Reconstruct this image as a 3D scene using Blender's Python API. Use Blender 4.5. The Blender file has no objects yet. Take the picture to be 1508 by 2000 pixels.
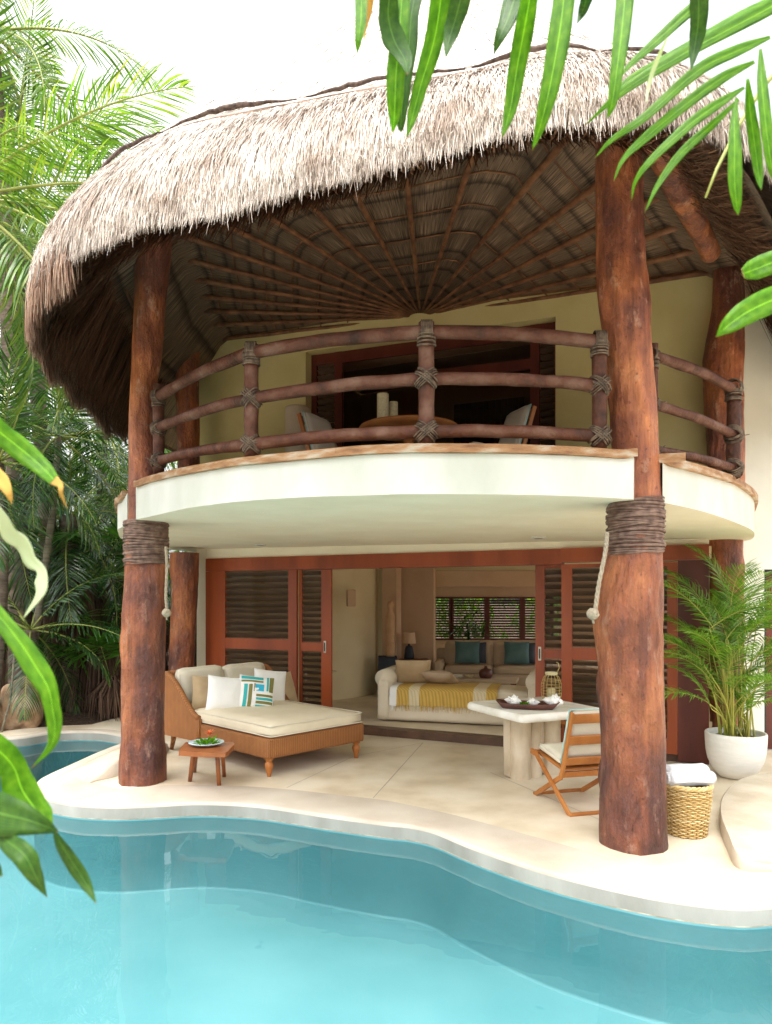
import bpy, bmesh, math, random
from math import sin, cos, pi, radians, sqrt, atan2
from mathutils import Vector, Matrix, noise
from mathutils.geometry import tessellate_polygon
random.seed(7)
scene = bpy.context.scene
COL = scene.collection
# ------------------------------------------------------------------ camera, sky, sun, exposure
F, CX, HY, EYE = 1400.0, 754.0, 1170.0, 1.85
cam_d = bpy.data.cameras.new('camera')
cam = bpy.data.objects.new('camera', cam_d); COL.objects.link(cam); scene.camera = cam
cam.location = (0, 0, EYE); cam.rotation_euler = (radians(90), 0, 0)
cam_d.sensor_fit = 'HORIZONTAL'; cam_d.sensor_width = 36.0
cam_d.lens = 36.0 * F / 1508.0
cam_d.shift_y = (HY - 1000.0) / 1508.0
cam_d.clip_start = 0.05; cam_d.clip_end = 1000
cam_d.dof.use_dof = True; cam_d.dof.focus_distance = 7.5; cam_d.dof.aperture_fstop = 7.1
SUN_EL, SUN_AZ = radians(73), radians(205)     # azimuth measured from +Y clockwise: behind the camera, a little left
world = bpy.data.worlds.new('World'); scene.world = world; world.use_nodes = True
wn = world.node_tree.nodes; wl = world.node_tree.links
bg = wn['Background']
sky = wn.new('ShaderNodeTexSky'); sky.sky_type = 'NISHITA'; sky.sun_disc = False
sky.sun_elevation = SUN_EL; sky.sun_rotation = SUN_AZ
sky.air_density = 1.0; sky.dust_density = 6.0; sky.ozone_density = 1.0
hs = wn.new('ShaderNodeHueSaturation'); hs.inputs['Saturation'].default_value = 0.12; hs.inputs['Value'].default_value = 1.75
wl.new(sky.outputs[0], hs.inputs['Color']); wl.new(hs.outputs[0], bg.inputs[0])
bg.inputs[1].default_value = 0.15
sd = bpy.data.lights.new('sun', 'SUN'); sd.energy = 1.2; sd.angle = radians(12); sd.color = (1, .93, .83)
sun = bpy.data.objects.new('sun', sd); COL.objects.link(sun)
sdir = Vector((sin(SUN_AZ) * cos(SUN_EL), cos(SUN_AZ) * cos(SUN_EL), sin(SUN_EL)))
sun.rotation_euler = sdir.to_track_quat('Z', 'Y').to_euler(); sun.location = sdir * 30
vs = scene.view_settings; vs.view_transform = 'Standard'; vs.look = 'None'; vs.gamma = 1; vs.exposure = 1.12
scene.cycles.max_bounces = 10; scene.cycles.diffuse_bounces = 5; scene.cycles.transparent_max_bounces = 16
scene.cycles.use_denoising = True

# ------------------------------------------------------------------ pixel -> place helpers (photo 1508 x 2000)
def P(px, py, Y):
    return Vector(((px - CX) / F * Y, Y, EYE + (HY - py) / F * Y))
def G(px, py, z=0.0):
    Y = F * (EYE - z) / (py - HY)
    return Vector(((px - CX) / F * Y, Y, z))
def lerp(a, b, t): return a + (b - a) * t
def spline(pts, n, closed=False):
    """Catmull-Rom through pts, n samples per span"""
    pts = [Vector(p) for p in pts]; out = []; m = len(pts)
    spans = m if closed else m - 1
    for i in range(spans):
        if closed: p0, p1, p2, p3 = pts[(i-1) % m], pts[i], pts[(i+1) % m], pts[(i+2) % m]
        else:
            p1, p2 = pts[i], pts[i+1]
            p0 = pts[i-1] if i else p1 * 2 - p2
            p3 = pts[i+2] if i + 2 < m else p2 * 2 - p1
        for k in range(n):
            t = k / n
            out.append(.5 * ((2*p1) + (p2-p0)*t + (2*p0-5*p1+4*p2-p3)*t*t + (-p0+3*p1-3*p2+p3)*t*t*t))
    if not closed: out.append(pts[-1].copy())
    return out
def interp(tab, x):
    if x <= tab[0][0]: return tab[0][1]
    for (a, b), (c, d) in zip(tab, tab[1:]):
        if x <= c: return b + (d - b) * (x - a) / (c - a) if c != a else d
    return tab[-1][1]

# ------------------------------------------------------------------ materials
def new_mat(name):
    m = bpy.data.materials.new(name); m.use_nodes = True
    return m, m.node_tree.nodes, m.node_tree.links, m.node_tree.nodes['Principled BSDF']
def mat(name, c1, c2=None, scale=6, rough=.6, bump=0, bscale=30, stretch=(1, 1, 1), spec=.4, detail=6, c3=None, coords='Object', contrast=(.35, .65), bstretch=None):
    m, n, l, b = new_mat(name)
    b.inputs['Roughness'].default_value = rough; b.inputs['Specular IOR Level'].default_value = spec
    tc = n.new('ShaderNodeTexCoord'); mp = n.new('ShaderNodeMapping'); mp.inputs['Scale'].default_value = stretch
    l.new(tc.outputs[coords], mp.inputs[0])
    if c2 is None: b.inputs['Base Color'].default_value = (*c1, 1)
    else:
        t = n.new('ShaderNodeTexNoise'); t.inputs['Scale'].default_value = scale; t.inputs['Detail'].default_value = detail
        r = n.new('ShaderNodeValToRGB'); e = r.color_ramp.elements
        e[0].position, e[1].position = contrast; e[0].color = (*c1, 1); e[1].color = (*c2, 1)
        if c3: k = r.color_ramp.elements.new((contrast[0] + contrast[1]) / 2); k.color = (*c3, 1)
        l.new(mp.outputs[0], t.inputs['Vector']); l.new(t.outputs['Fac'], r.inputs[0]); l.new(r.outputs[0], b.inputs['Base Color'])
    if bump:
        t2 = n.new('ShaderNodeTexNoise'); t2.inputs['Scale'].default_value = bscale; t2.inputs['Detail'].default_value = 5
        bp = n.new('ShaderNodeBump'); bp.inputs['Strength'].default_value = bump; bp.inputs['Distance'].default_value = .02
        if bstretch:
            mp2 = n.new('ShaderNodeMapping'); mp2.inputs['Scale'].default_value = bstretch; l.new(tc.outputs[coords], mp2.inputs[0]); l.new(mp2.outputs[0], t2.inputs['Vector'])
        else: l.new(mp.outputs[0], t2.inputs['Vector'])
        l.new(t2.outputs['Fac'], bp.inputs['Height']); l.new(bp.outputs[0], b.inputs['Normal'])
    return m
def leaf_mat(name, cols, trans=.35, rough=.4, spec=.5):
    """leaf: colour varies per leaflet, part of the light goes through"""
    m, n, l, b = new_mat(name)
    g = n.new('ShaderNodeNewGeometry'); r = n.new('ShaderNodeValToRGB')
    r.color_ramp.elements[0].color = (*cols[0], 1); r.color_ramp.elements[1].color = (*cols[-1], 1)
    for i, c in enumerate(cols[1:-1]): k = r.color_ramp.elements.new((i + 1) / (len(cols) - 1)); k.color = (*c, 1)
    l.new(g.outputs['Random Per Island'], r.inputs[0])
    tn = n.new('ShaderNodeTexNoise'); tn.inputs['Scale'].default_value = 2.5; tc = n.new('ShaderNodeTexCoord'); l.new(tc.outputs['Object'], tn.inputs['Vector'])
    mr = n.new('ShaderNodeMapRange'); mr.inputs[1].default_value = .3; mr.inputs[2].default_value = .7; mr.inputs[3].default_value = .65; mr.inputs[4].default_value = 1.25
    l.new(tn.outputs['Fac'], mr.inputs[0])
    mx = n.new('ShaderNodeVectorMath'); mx.operation = 'SCALE'; l.new(r.outputs[0], mx.inputs[0]); l.new(mr.outputs[0], mx.inputs['Scale'])
    l.new(mx.outputs[0], b.inputs['Base Color'])
    b.inputs['Roughness'].default_value = rough; b.inputs['Specular IOR Level'].default_value = spec
    t = n.new('ShaderNodeBsdfTranslucent'); v2 = n.new('ShaderNodeVectorMath'); v2.operation = 'MULTIPLY'; v2.inputs[1].default_value = (1.5, 1.5, .5)
    l.new(mx.outputs[0], v2.inputs[0]); l.new(v2.outputs[0], t.inputs[0])
    ms = n.new('ShaderNodeMixShader'); ms.inputs[0].default_value = trans
    l.new(b.outputs[0], ms.inputs[1]); l.new(t.outputs[0], ms.inputs[2]); l.new(ms.outputs[0], n['Material Output'].inputs[0])
    return m
def strand_mat(name, cols, rough=.8, pos=None, weather=False):
    m, n, l, b = new_mat(name)
    g = n.new('ShaderNodeNewGeometry'); r = n.new('ShaderNodeValToRGB')
    r.color_ramp.elements[0].color = (*cols[0], 1); r.color_ramp.elements[1].color = (*cols[-1], 1)
    for i, c in enumerate(cols[1:-1]): k = r.color_ramp.elements.new(pos[i] if pos else (i + 1) / (len(cols) - 1)); k.color = (*c, 1)
    l.new(g.outputs['Random Per Island'], r.inputs[0]); l.new(r.outputs[0], b.inputs['Base Color'])
    if weather:                                       # grey-brown weathered patches between paler reeds
        tc = n.new('ShaderNodeTexCoord'); t = n.new('ShaderNodeTexNoise'); t.inputs['Scale'].default_value = 1.6; t.inputs['Detail'].default_value = 7; t.inputs['Roughness'].default_value = .7
        l.new(tc.outputs['Object'], t.inputs['Vector']); r2 = n.new('ShaderNodeValToRGB'); e = r2.color_ramp.elements
        e[0].position = .36; e[0].color = (.60, .52, .47, 1); e[1].position = .56; e[1].color = (1.1, 1.1, 1.1, 1); l.new(t.outputs['Fac'], r2.inputs[0])
        q = n.new('ShaderNodeMix'); q.data_type = 'RGBA'; q.blend_type = 'MULTIPLY'; q.inputs['Factor'].default_value = 1
        l.new(r.outputs[0], q.inputs['A']); l.new(r2.outputs[0], q.inputs['B']); l.new(q.outputs['Result'], b.inputs['Base Color'])
    b.inputs['Roughness'].default_value = rough; b.inputs['Specular IOR Level'].default_value = .2
    return m
def stripe_mat(name, c1, c2, k=60, axis='xy', rough=.55, bump=.6, rows=0, spec=.4):
    """woven or ribbed stuff: upright ribs across x+y of the object, optional cross rows in z"""
    m, n, l, b = new_mat(name)
    tc = n.new('ShaderNodeTexCoord'); sx = n.new('ShaderNodeSeparateXYZ'); l.new(tc.outputs['UV' if axis == 'uv' else 'Object'], sx.inputs[0])
    a = n.new('ShaderNodeMath'); a.operation = 'ADD'
    l.new(sx.outputs[0], a.inputs[0])
    if axis == 'uv': a.inputs[1].default_value = 0
    else: l.new(sx.outputs[1], a.inputs[1])
    def mth(op, i0, i1=None):
        q = n.new('ShaderNodeMath'); q.operation = op
        if hasattr(i0, 'links'): l.new(i0, q.inputs[0])
        else: q.inputs[0].default_value = i0
        if i1 is not None:
            if hasattr(i1, 'links'): l.new(i1, q.inputs[1])
            else: q.inputs[1].default_value = i1
        return q.outputs[0]
    s1 = mth('ABSOLUTE', mth('SINE', mth('MULTIPLY', a.outputs[0], k)))
    h = s1
    if rows:
        vz = sx.outputs[1] if axis == 'uv' else sx.outputs[2]
        s2 = mth('ABSOLUTE', mth('SINE', mth('MULTIPLY', vz, rows)))
        h = mth('MULTIPLY', s1, mth('ADD', mth('MULTIPLY', s2, .6), .4))
    tn = n.new('ShaderNodeTexNoise'); tn.inputs['Scale'].default_value = 9; l.new(tc.outputs['Object'], tn.inputs['Vector'])
    fac = mth('MULTIPLY', h, mth('ADD', mth('MULTIPLY', tn.outputs['Fac'], .9), .5))
    mx = n.new('ShaderNodeMix'); mx.data_type = 'RGBA'; mx.inputs['A'].default_value = (*c1, 1); mx.inputs['B'].default_value = (*c2, 1)
    l.new(fac, mx.inputs['Factor']); l.new(mx.outputs['Result'], b.inputs['Base Color'])
    bp = n.new('ShaderNodeBump'); bp.inputs['Strength'].default_value = bump; bp.inputs['Distance'].default_value = .006
    l.new(h, bp.inputs['Height']); l.new(bp.outputs[0], b.inputs['Normal'])
    b.inputs['Roughness'].default_value = rough; b.inputs['Specular IOR Level'].default_value = spec
    return m

M = {}
M['plaster'] = mat('cream_plaster', (.78, .70, .52), (.83, .76, .58), 2.2, .8, .25, 14)
M['wall_up'] = mat('ochre_cream_plaster', (.66, .58, .26), (.72, .64, .31), 2, .8, .2, 12)
M['fascia'] = mat('pale_plaster', (.52, .53, .45), (.66, .66, .60), 1.8, .8, .3, 12, detail=10, stretch=(1, 1, .5))
M['side_plaster'] = mat('side_wall_plaster', (.76, .75, .65), (.81, .80, .71), 2, .8, .25, 10, detail=8)
M['room'] = mat('room_plaster', (.74, .62, .38), (.79, .68, .44), 2, .8, .15, 12)
M['room2'] = mat('room_tan_plaster', (.62, .42, .27), (.68, .48, .32), 2, .8, .15, 12)
M['patio'] = mat('polished_cement', (.53, .43, .30), (.72, .635, .50), 1.7, .42, .12, 40, c3=(.64, .545, .40), detail=11, contrast=(.34, .64))
M['coping'] = mat('coping_cement', (.38, .31, .235), (.55, .485, .40), 1.5, .6, .15, 50, detail=11, contrast=(.28, .7), c3=(.48, .41, .33))
M['coping_face'] = mat('coping_face_cement', (.23, .22, .19), (.33, .32, .285), 2.5, .7, .2, 40, detail=9, stretch=(1, 1, .3))
M['joint'] = mat('joint', (.36, .31, .25))
M['basin'] = mat('turquoise_plaster', (.095, .243, .262), (.14, .295, .315), .8, .6, .1, 20, detail=8)
M['soil'] = mat('garden_soil', (.035, .02, .012), (.11, .065, .04), 22, .95, .8, 40, detail=10)
M['wood_red'] = mat('red_hardwood', (.21, .040, .011), (.34, .072, .020), 3, .38, .15, 60, (1, 1, .12), bstretch=(1, 1, .05))
M['wood_red_dk'] = mat('dark_red_hardwood', (.085, .018, .012), (.14, .03, .018), 3, .45, .1, 60, (1, 1, .15))
M['glass_dark'] = mat('dark_louvre_glass', (.035, .03, .024), None, rough=.12, spec=.6)
M['slat'] = mat('louvre_slat', (.085, .055, .035), (.13, .08, .05), 4, .35)
def trunk_mat():
    """peeled, stained hardwood: broad tone patches, fine upright grain, pale scuffs, lumpy and pitted"""
    m, n, l, b = new_mat('varnished_trunk')
    tc = n.new('ShaderNodeTexCoord')
    def tex(scale, stretch, detail=6, rough=.55):
        mp = n.new('ShaderNodeMapping'); mp.inputs['Scale'].default_value = stretch; l.new(tc.outputs['Object'], mp.inputs[0])
        t = n.new('ShaderNodeTexNoise'); t.inputs['Scale'].default_value = scale; t.inputs['Detail'].default_value = detail; t.inputs['Roughness'].default_value = rough
        l.new(mp.outputs[0], t.inputs['Vector']); return t.outputs['Fac']
    def ramp(src, stops):
        r = n.new('ShaderNodeValToRGB'); e = r.color_ramp.elements
        e[0].position, e[0].color = stops[0][0], (*stops[0][1], 1); e[1].position, e[1].color = stops[-1][0], (*stops[-1][1], 1)
        for p_, c_ in stops[1:-1]: k = e.new(p_); k.color = (*c_, 1)
        l.new(src, r.inputs[0]); return r.outputs[0]
    def mix(f, a, b_, mode='MIX'):
        q = n.new('ShaderNodeMix'); q.data_type = 'RGBA'; q.blend_type = mode
        if hasattr(f, 'links'): l.new(f, q.inputs['Factor'])
        else: q.inputs['Factor'].default_value = f
        l.new(a, q.inputs['A']); l.new(b_, q.inputs['B']); return q.outputs['Result']
    big = tex(2.6, (1, 1, .45), 9, .6); grain = tex(26, (1, 1, .07), 8, .65); scuff = tex(9, (1, 1, .5), 9, .72); pit = tex(34, (1, 1, .7), 4)
    base = ramp(big, [(.30, (.065, .024, .020)), (.42, (.13, .045, .030)), (.54, (.25, .080, .034)), (.68, (.40, .150, .056))])
    gr = ramp(grain, [(.30, (.55, .50, .50)), (.5, (.95, .92, .9)), (.7, (1.35, 1.3, 1.25))])
    c1 = mix(.85, base, gr, 'MULTIPLY')
    sc2 = ramp(scuff, [(.56, (0, 0, 0)), (.68, (.8, .8, .8))]); pale = ramp(big, [(0, (.33, .17, .11)), (1, (.42, .25, .17))])
    c2 = mix(sc2, c1, pale)
    dk = ramp(pit, [(.28, (.45, .4, .4)), (.38, (1, 1, 1))])
    c3 = mix(1.0, c2, dk, 'MULTIPLY')
    # skylight painted into the paler colour of the upper storey; trunk feet stained darker
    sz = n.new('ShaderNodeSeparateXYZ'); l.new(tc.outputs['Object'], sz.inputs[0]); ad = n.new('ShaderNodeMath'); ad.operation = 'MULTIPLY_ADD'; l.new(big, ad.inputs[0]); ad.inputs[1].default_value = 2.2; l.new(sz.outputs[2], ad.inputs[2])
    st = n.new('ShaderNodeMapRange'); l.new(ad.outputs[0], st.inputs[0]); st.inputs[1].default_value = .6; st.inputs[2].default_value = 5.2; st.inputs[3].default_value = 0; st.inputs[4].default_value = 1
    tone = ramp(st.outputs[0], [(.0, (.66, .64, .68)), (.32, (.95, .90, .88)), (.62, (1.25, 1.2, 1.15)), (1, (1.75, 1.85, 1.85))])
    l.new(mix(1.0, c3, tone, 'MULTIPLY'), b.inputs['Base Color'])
    rr = n.new('ShaderNodeMapRange'); l.new(scuff, rr.inputs[0]); rr.inputs[1].default_value = .3; rr.inputs[2].default_value = .7; rr.inputs[3].default_value = .28; rr.inputs[4].default_value = .62; l.new(rr.outputs[0], b.inputs['Roughness'])
    def bump(h, st, dist, prev=None):
        q = n.new('ShaderNodeBump'); q.inputs['Strength'].default_value = st; q.inputs['Distance'].default_value = dist; l.new(h, q.inputs['Height'])
        if prev: l.new(prev, q.inputs['Normal'])
        return q.outputs[0]
    l.new(bump(grain, .8, .012, bump(scuff, .9, .035, bump(tex(6, (1, 1, .6), 5), .9, .09))), b.inputs['Normal'])
    b.inputs['Specular IOR Level'].default_value = .45
    return m
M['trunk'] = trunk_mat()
M['log'] = mat('dark_log', (.045, .021, .014), (.19, .105, .072), 5, .5, .7, 30, (1, 1, 1), spec=.22, c3=(.115, .044, .025), contrast=(.3, .7))
M['board'] = mat('aged_board', (.22, .10, .045), (.52, .44, .33), 5, .6, .6, 40, (1, 1, 4), c3=(.40, .21, .09), detail=8, contrast=(.3, .7))
M['vine'] = mat('vine_lashing', (.065, .042, .028), (.20, .145, .095), 25, .7)
M['binding'] = mat('vine_binding', (.10, .055, .04), (.24, .15, .11), 18, .6)
M['rope'] = mat('cotton_rope', (.36, .29, .20), (.48, .41, .30), 40, .9, .6, 180)
M['rafter'] = mat('rafter_pole', (.12, .05, .024), (.26, .12, .055), 8, .6, .3, 30)
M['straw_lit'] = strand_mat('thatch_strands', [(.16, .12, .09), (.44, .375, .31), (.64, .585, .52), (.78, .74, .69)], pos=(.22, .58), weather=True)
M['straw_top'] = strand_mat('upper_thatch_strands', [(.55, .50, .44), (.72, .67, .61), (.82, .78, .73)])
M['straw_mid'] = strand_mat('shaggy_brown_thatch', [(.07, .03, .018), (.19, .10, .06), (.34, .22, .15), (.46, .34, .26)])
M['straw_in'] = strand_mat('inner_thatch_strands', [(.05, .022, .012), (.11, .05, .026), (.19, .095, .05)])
M['straw_base'] = mat('thatch_base', (.16, .10, .07), (.30, .21, .15), 20, .95)
M['straw_pale'] = mat('pale_upper_thatch', (.52, .46, .40), (.72, .67, .61), 14, .95, .6, 60)
M['straw_ridge'] = mat('dark_thatch_butt', (.05, .035, .03), (.16, .12, .10), 30, .95)
M['teak'] = mat('teak', (.32, .10, .02), (.50, .20, .05), 5, .4, .15, 50, (1, 1, .3), contrast=(.3, .7))
M['stool_wood'] = mat('stool_wood', (.22, .065, .018), (.36, .12, .035), 6, .35, .1, 40, (1, .25, 1), contrast=(.3, .7))
M['wicker'] = stripe_mat('brown_wicker', (.18, .06, .015), (.43, .17, .045), 128, rows=240, bump=1)
M['canvas'] = mat('cream_canvas', (.68, .59, .43), (.73, .64, .48), 3, .9, .12, 90)
M['canvas2'] = mat('pale_beige_canvas', (.66, .60, .47), (.71, .65, .52), 3, .9, .12, 90)
M['sofa_tan'] = mat('tan_sofa_linen', (.44, .33, .22), (.50, .38, .26), 3, .9, .15, 60)
M['stone_leg'] = mat('travertine', (.42, .33, .22), (.66, .57, .44), 5, .6, .35, 22, (1, 1, .5), c3=(.56, .46, .33), detail=11, contrast=(.3, .7))
M['threshold'] = mat('dark_threshold', (.07, .035, .02), (.12, .06, .035), 5, .5)
M['sofa'] = mat('sofa_linen', (.70, .61, .46), (.75, .66, .51), 3, .9, .15, 60)
M['linen_w'] = mat('white_linen', (.84, .83, .80), (.88, .87, .84), 4, .9, .2, 60)
M['towel'] = mat('white_towelling', (.86, .86, .87), (.9, .9, .9), 9, .95, .9, 260)
M['tan'] = mat('tan_linen', (.42, .30, .17), (.50, .37, .22), 4, .9, .2, 80)
M['teal'] = mat('teal_linen', (.07, .14, .14), (.10, .18, .18), 4, .9, .2, 80)
M['navy'] = mat('navy_linen', (.03, .035, .05))
M['stone'] = mat('pale_stone', (.70, .65, .55), (.86, .84, .78), 5, .5, .25, 25, c3=(.81, .78, .70), detail=9)
M['shell'] = mat('shell', (.88, .86, .82), (.93, .92, .90), 12, .5, .3, 50)
M['tray'] = mat('tray_wood', (.07, .025, .018), (.14, .05, .035), 10, .35)
M['brass'] = mat('bamboo_wire', (.38, .26, .08), (.52, .38, .14), 20, .5)
M['candle'] = mat('woven_candle', (.60, .52, .28), (.72, .64, .40), 60, .7, .5, 150)
M['waterline'] = mat('waterline_scale', (.26, .20, .13), (.44, .37, .27), 12, .8)
M['pot'] = mat('white_pot', (.74, .72, .66), (.80, .78, .73), 5, .55, .2, 20, (1, 1, 6))
M['bench'] = mat('bench_cement', (.40, .33, .24), (.52, .45, .35), 3, .7, .2, 60)
M['rock'] = mat('limestone', (.24, .13, .07), (.52, .40, .27), 5, .9, 1, 9, c3=(.40, .26, .15), detail=10)
M['rock'].node_tree.nodes['Principled BSDF'].inputs['Roughness'].default_value = .95
M['black'] = mat('dark_metal', (.02, .02, .02), rough=.4)
M['steel'] = mat('brushed_steel', (.6, .56, .48), rough=.3)
M['white_trim'] = mat('pale_trim', (.7, .68, .58))
M['teal_pipe'] = mat('aqua_piping', (.38, .62, .58), (.45, .68, .64), 9, .8)
M['throw'] = stripe_mat('ochre_throw', (.42, .25, .05), (.62, .41, .10), 90, rough=.95, bump=.4)
M['throw_pale'] = stripe_mat('pale_throw', (.58, .47, .26), (.70, .60, .40), 90, rough=.95, bump=.4)
M['plate'] = mat('pale_blue_glaze', (.48, .62, .66), (.58, .70, .74), 8, .25)
M['basket'] = strand_mat('basket_weave', [(.44, .27, .09), (.60, .42, .17), (.72, .55, .28)], .6)
M['basket_dk'] = mat('basket_inside', (.30, .18, .06), (.40, .25, .10), 30, .8)
M['bark'] = mat('palm_bark', (.10, .075, .055), (.22, .17, .13), 5, .9, .8, 20, (1, 1, 4))
M['bark_thin'] = mat('ringed_bark', (.15, .13, .09), (.28, .25, .18), 3, .8, .6, 12, (.3, .3, 9))
M['fibre'] = strand_mat('dead_frond', [(.05, .028, .018), (.10, .055, .035), (.17, .11, .07)])
M['reed'] = mat('reed_fence', (.035, .018, .012), (.11, .05, .035), 10, .9, .6, 30, (8, 8, .4))
M['ember'] = mat('orange_flower', (.65, .12, .04), (.75, .25, .08), 30, .6)
M['lf_coco'] = leaf_mat('coconut_leaflet', [(.05, .12, .02), (.09, .20, .03), (.15, .27, .04), (.24, .28, .05)], .4)
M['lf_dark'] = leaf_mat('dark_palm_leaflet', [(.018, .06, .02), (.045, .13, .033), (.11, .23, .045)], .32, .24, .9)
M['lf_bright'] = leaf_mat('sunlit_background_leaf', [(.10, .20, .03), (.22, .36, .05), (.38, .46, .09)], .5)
M['lf_areca'] = leaf_mat('areca_leaflet', [(.08, .20, .02), (.14, .30, .03), (.24, .40, .06)], .4)
M['lf_near'] = leaf_mat('near_leaf', [(.06, .19, .008), (.10, .27, .012), (.16, .34, .02)], .5, .4, .25)
M['lf_near_dk'] = leaf_mat('near_leaf_dark', [(.03, .10, .010), (.055, .15, .015)], .3, .4, .3)
M['lf_pale'] = leaf_mat('pale_leaf_underside', [(.36, .46, .24), (.50, .58, .38)], .3)
M['lf_dry'] = leaf_mat('dry_leaf', [(.40, .24, .05), (.5, .34, .10)], .3, .8, .1)
M['lf_fan'] = leaf_mat('fan_leaf', [(.06, .20, .02), (.12, .30, .04)], .35)
M['stem'] = mat('green_stem', (.20, .26, .05), (.34, .36, .09), 5, .5)
M['stem_y'] = mat('yellow_green_stem', (.30, .34, .05), (.42, .38, .08), 5, .5)
M['mulch'] = strand_mat('leaf_litter', [(.03, .016, .01), (.09, .05, .03), (.18, .12, .075)], .95)
def near_mat(name, cols, trans, veins=46):
    """long leaf seen close: parallel veins, pale midrib, blotches and small brown spots (UV u across, v along)"""
    m, n, l, b = new_mat(name)
    tc = n.new('ShaderNodeTexCoord'); sx = n.new('ShaderNodeSeparateXYZ'); l.new(tc.outputs['UV'], sx.inputs[0])
    def mth(op, i0, i1=None, i2=None):
        q = n.new('ShaderNodeMath'); q.operation = op
        for i, v in enumerate((i0, i1, i2)):
            if v is None: continue
            if hasattr(v, 'links'): l.new(v, q.inputs[i])
            else: q.inputs[i].default_value = v
        return q.outputs[0]
    vein = mth('ABSOLUTE', mth('SINE', mth('MULTIPLY', sx.outputs[0], veins)))
    mid = mth('LESS_THAN', mth('ABSOLUTE', mth('SUBTRACT', sx.outputs[0], .5)), .022)
    def tex(scale, st, det):
        mp = n.new('ShaderNodeMapping'); mp.inputs['Scale'].default_value = st; l.new(tc.outputs['UV'], mp.inputs[0])
        t = n.new('ShaderNodeTexNoise'); t.inputs['Scale'].default_value = scale; t.inputs['Detail'].default_value = det; l.new(mp.outputs[0], t.inputs['Vector']); return t.outputs['Fac']
    def ramp(src, stops):
        r = n.new('ShaderNodeValToRGB'); e = r.color_ramp.elements
        e[0].position, e[0].color = stops[0][0], (*stops[0][1], 1); e[1].position, e[1].color = stops[-1][0], (*stops[-1][1], 1)
        for p_, c_ in stops[1:-1]: k = e.new(p_); k.color = (*c_, 1)
        l.new(src, r.inputs[0]); return r.outputs[0]
    def mix(f, a_, b_, mode='MIX'):
        q = n.new('ShaderNodeMix'); q.data_type = 'RGBA'; q.blend_type = mode
        if hasattr(f, 'links'): l.new(f, q.inputs['Factor'])
        else: q.inputs['Factor'].default_value = f
        for s_, v in (('A', a_), ('B', b_)):
            if hasattr(v, 'links'): l.new(v, q.inputs[s_])
            else: q.inputs[s_].default_value = (*v, 1)
        return q.outputs['Result']
    base = ramp(tex(2.2, (1.2, 5, 1), 6), [(.3, cols[0]), (.5, cols[1]), (.72, cols[2])])
    c = mix(mth('MULTIPLY', vein, .35), base, [v*.62 for v in cols[0]])
    c = mix(mth('MULTIPLY', mid, .6), c, [min(1, v*1.6+.03) for v in cols[2]])
    spot = tex(7, (1.5, 9, 1), 3); c = mix(ramp(spot, [(.68, (0, 0, 0)), (.72, (.8, .8, .8))]), c, (.20, .12, .03))
    tip = mth('MULTIPLY', mth('GREATER_THAN', mth('ADD', sx.outputs[1], mth('MULTIPLY', tex(6, (1, 3, 1), 2), .05)), .998), .8)
    c = mix(tip, c, (.30, .20, .07))
    l.new(c, b.inputs['Base Color']); b.inputs['Roughness'].default_value = .38; b.inputs['Specular IOR Level'].default_value = .35
    bp = n.new('ShaderNodeBump'); bp.inputs['Strength'].default_value = .5; bp.inputs['Distance'].default_value = .0015; l.new(vein, bp.inputs['Height']); l.new(bp.outputs[0], b.inputs['Normal'])
    t = n.new('ShaderNodeBsdfTranslucent'); v2 = n.new('ShaderNodeVectorMath'); v2.operation = 'MULTIPLY'; v2.inputs[1].default_value = (1.7, 1.55, .5)
    l.new(c, v2.inputs[0]); l.new(v2.outputs[0], t.inputs[0]); ms = n.new('ShaderNodeMixShader'); ms.inputs[0].default_value = trans
    l.new(b.outputs[0], ms.inputs[1]); l.new(t.outputs[0], ms.inputs[2]); l.new(ms.outputs[0], n['Material Output'].inputs[0]); return m
M['nl'] = near_mat('near_leaf_blade', [(.085, .25, .008), (.16, .38, .014), (.27, .49, .03)], .6)
M['nl_dk'] = near_mat('near_leaf_shaded_kind', [(.03, .11, .010), (.055, .16, .014), (.09, .22, .02)], .42)
def water_mat():
    m, n, l, b = new_mat('pool_water'); n.remove(b)
    tr = n.new('ShaderNodeBsdfTransparent'); tr.inputs[0].default_value = (.85, .96, .97, 1)
    gl = n.new('ShaderNodeBsdfGlossy'); gl.inputs['Roughness'].default_value = .0
    fr = n.new('ShaderNodeFresnel'); fr.inputs[0].default_value = 1.33
    tc = n.new('ShaderNodeTexCoord'); t = n.new('ShaderNodeTexNoise'); t.inputs['Scale'].default_value = 2.2; t.inputs['Detail'].default_value = 2
    bp = n.new('ShaderNodeBump'); bp.inputs['Strength'].default_value = .14; bp.inputs['Distance'].default_value = .02
    l.new(tc.outputs['Object'], t.inputs['Vector']); l.new(t.outputs['Fac'], bp.inputs['Height'])
    l.new(bp.outputs[0], gl.inputs['Normal']); l.new(bp.outputs[0], fr.inputs['Normal'])
    ms = n.new('ShaderNodeMixShader'); l.new(fr.outputs[0], ms.inputs[0]); l.new(tr.outputs[0], ms.inputs[1]); l.new(gl.outputs[0], ms.inputs[2])
    l.new(ms.outputs[0], n['Material Output'].inputs[0]); return m
M['water'] = water_mat()
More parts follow.
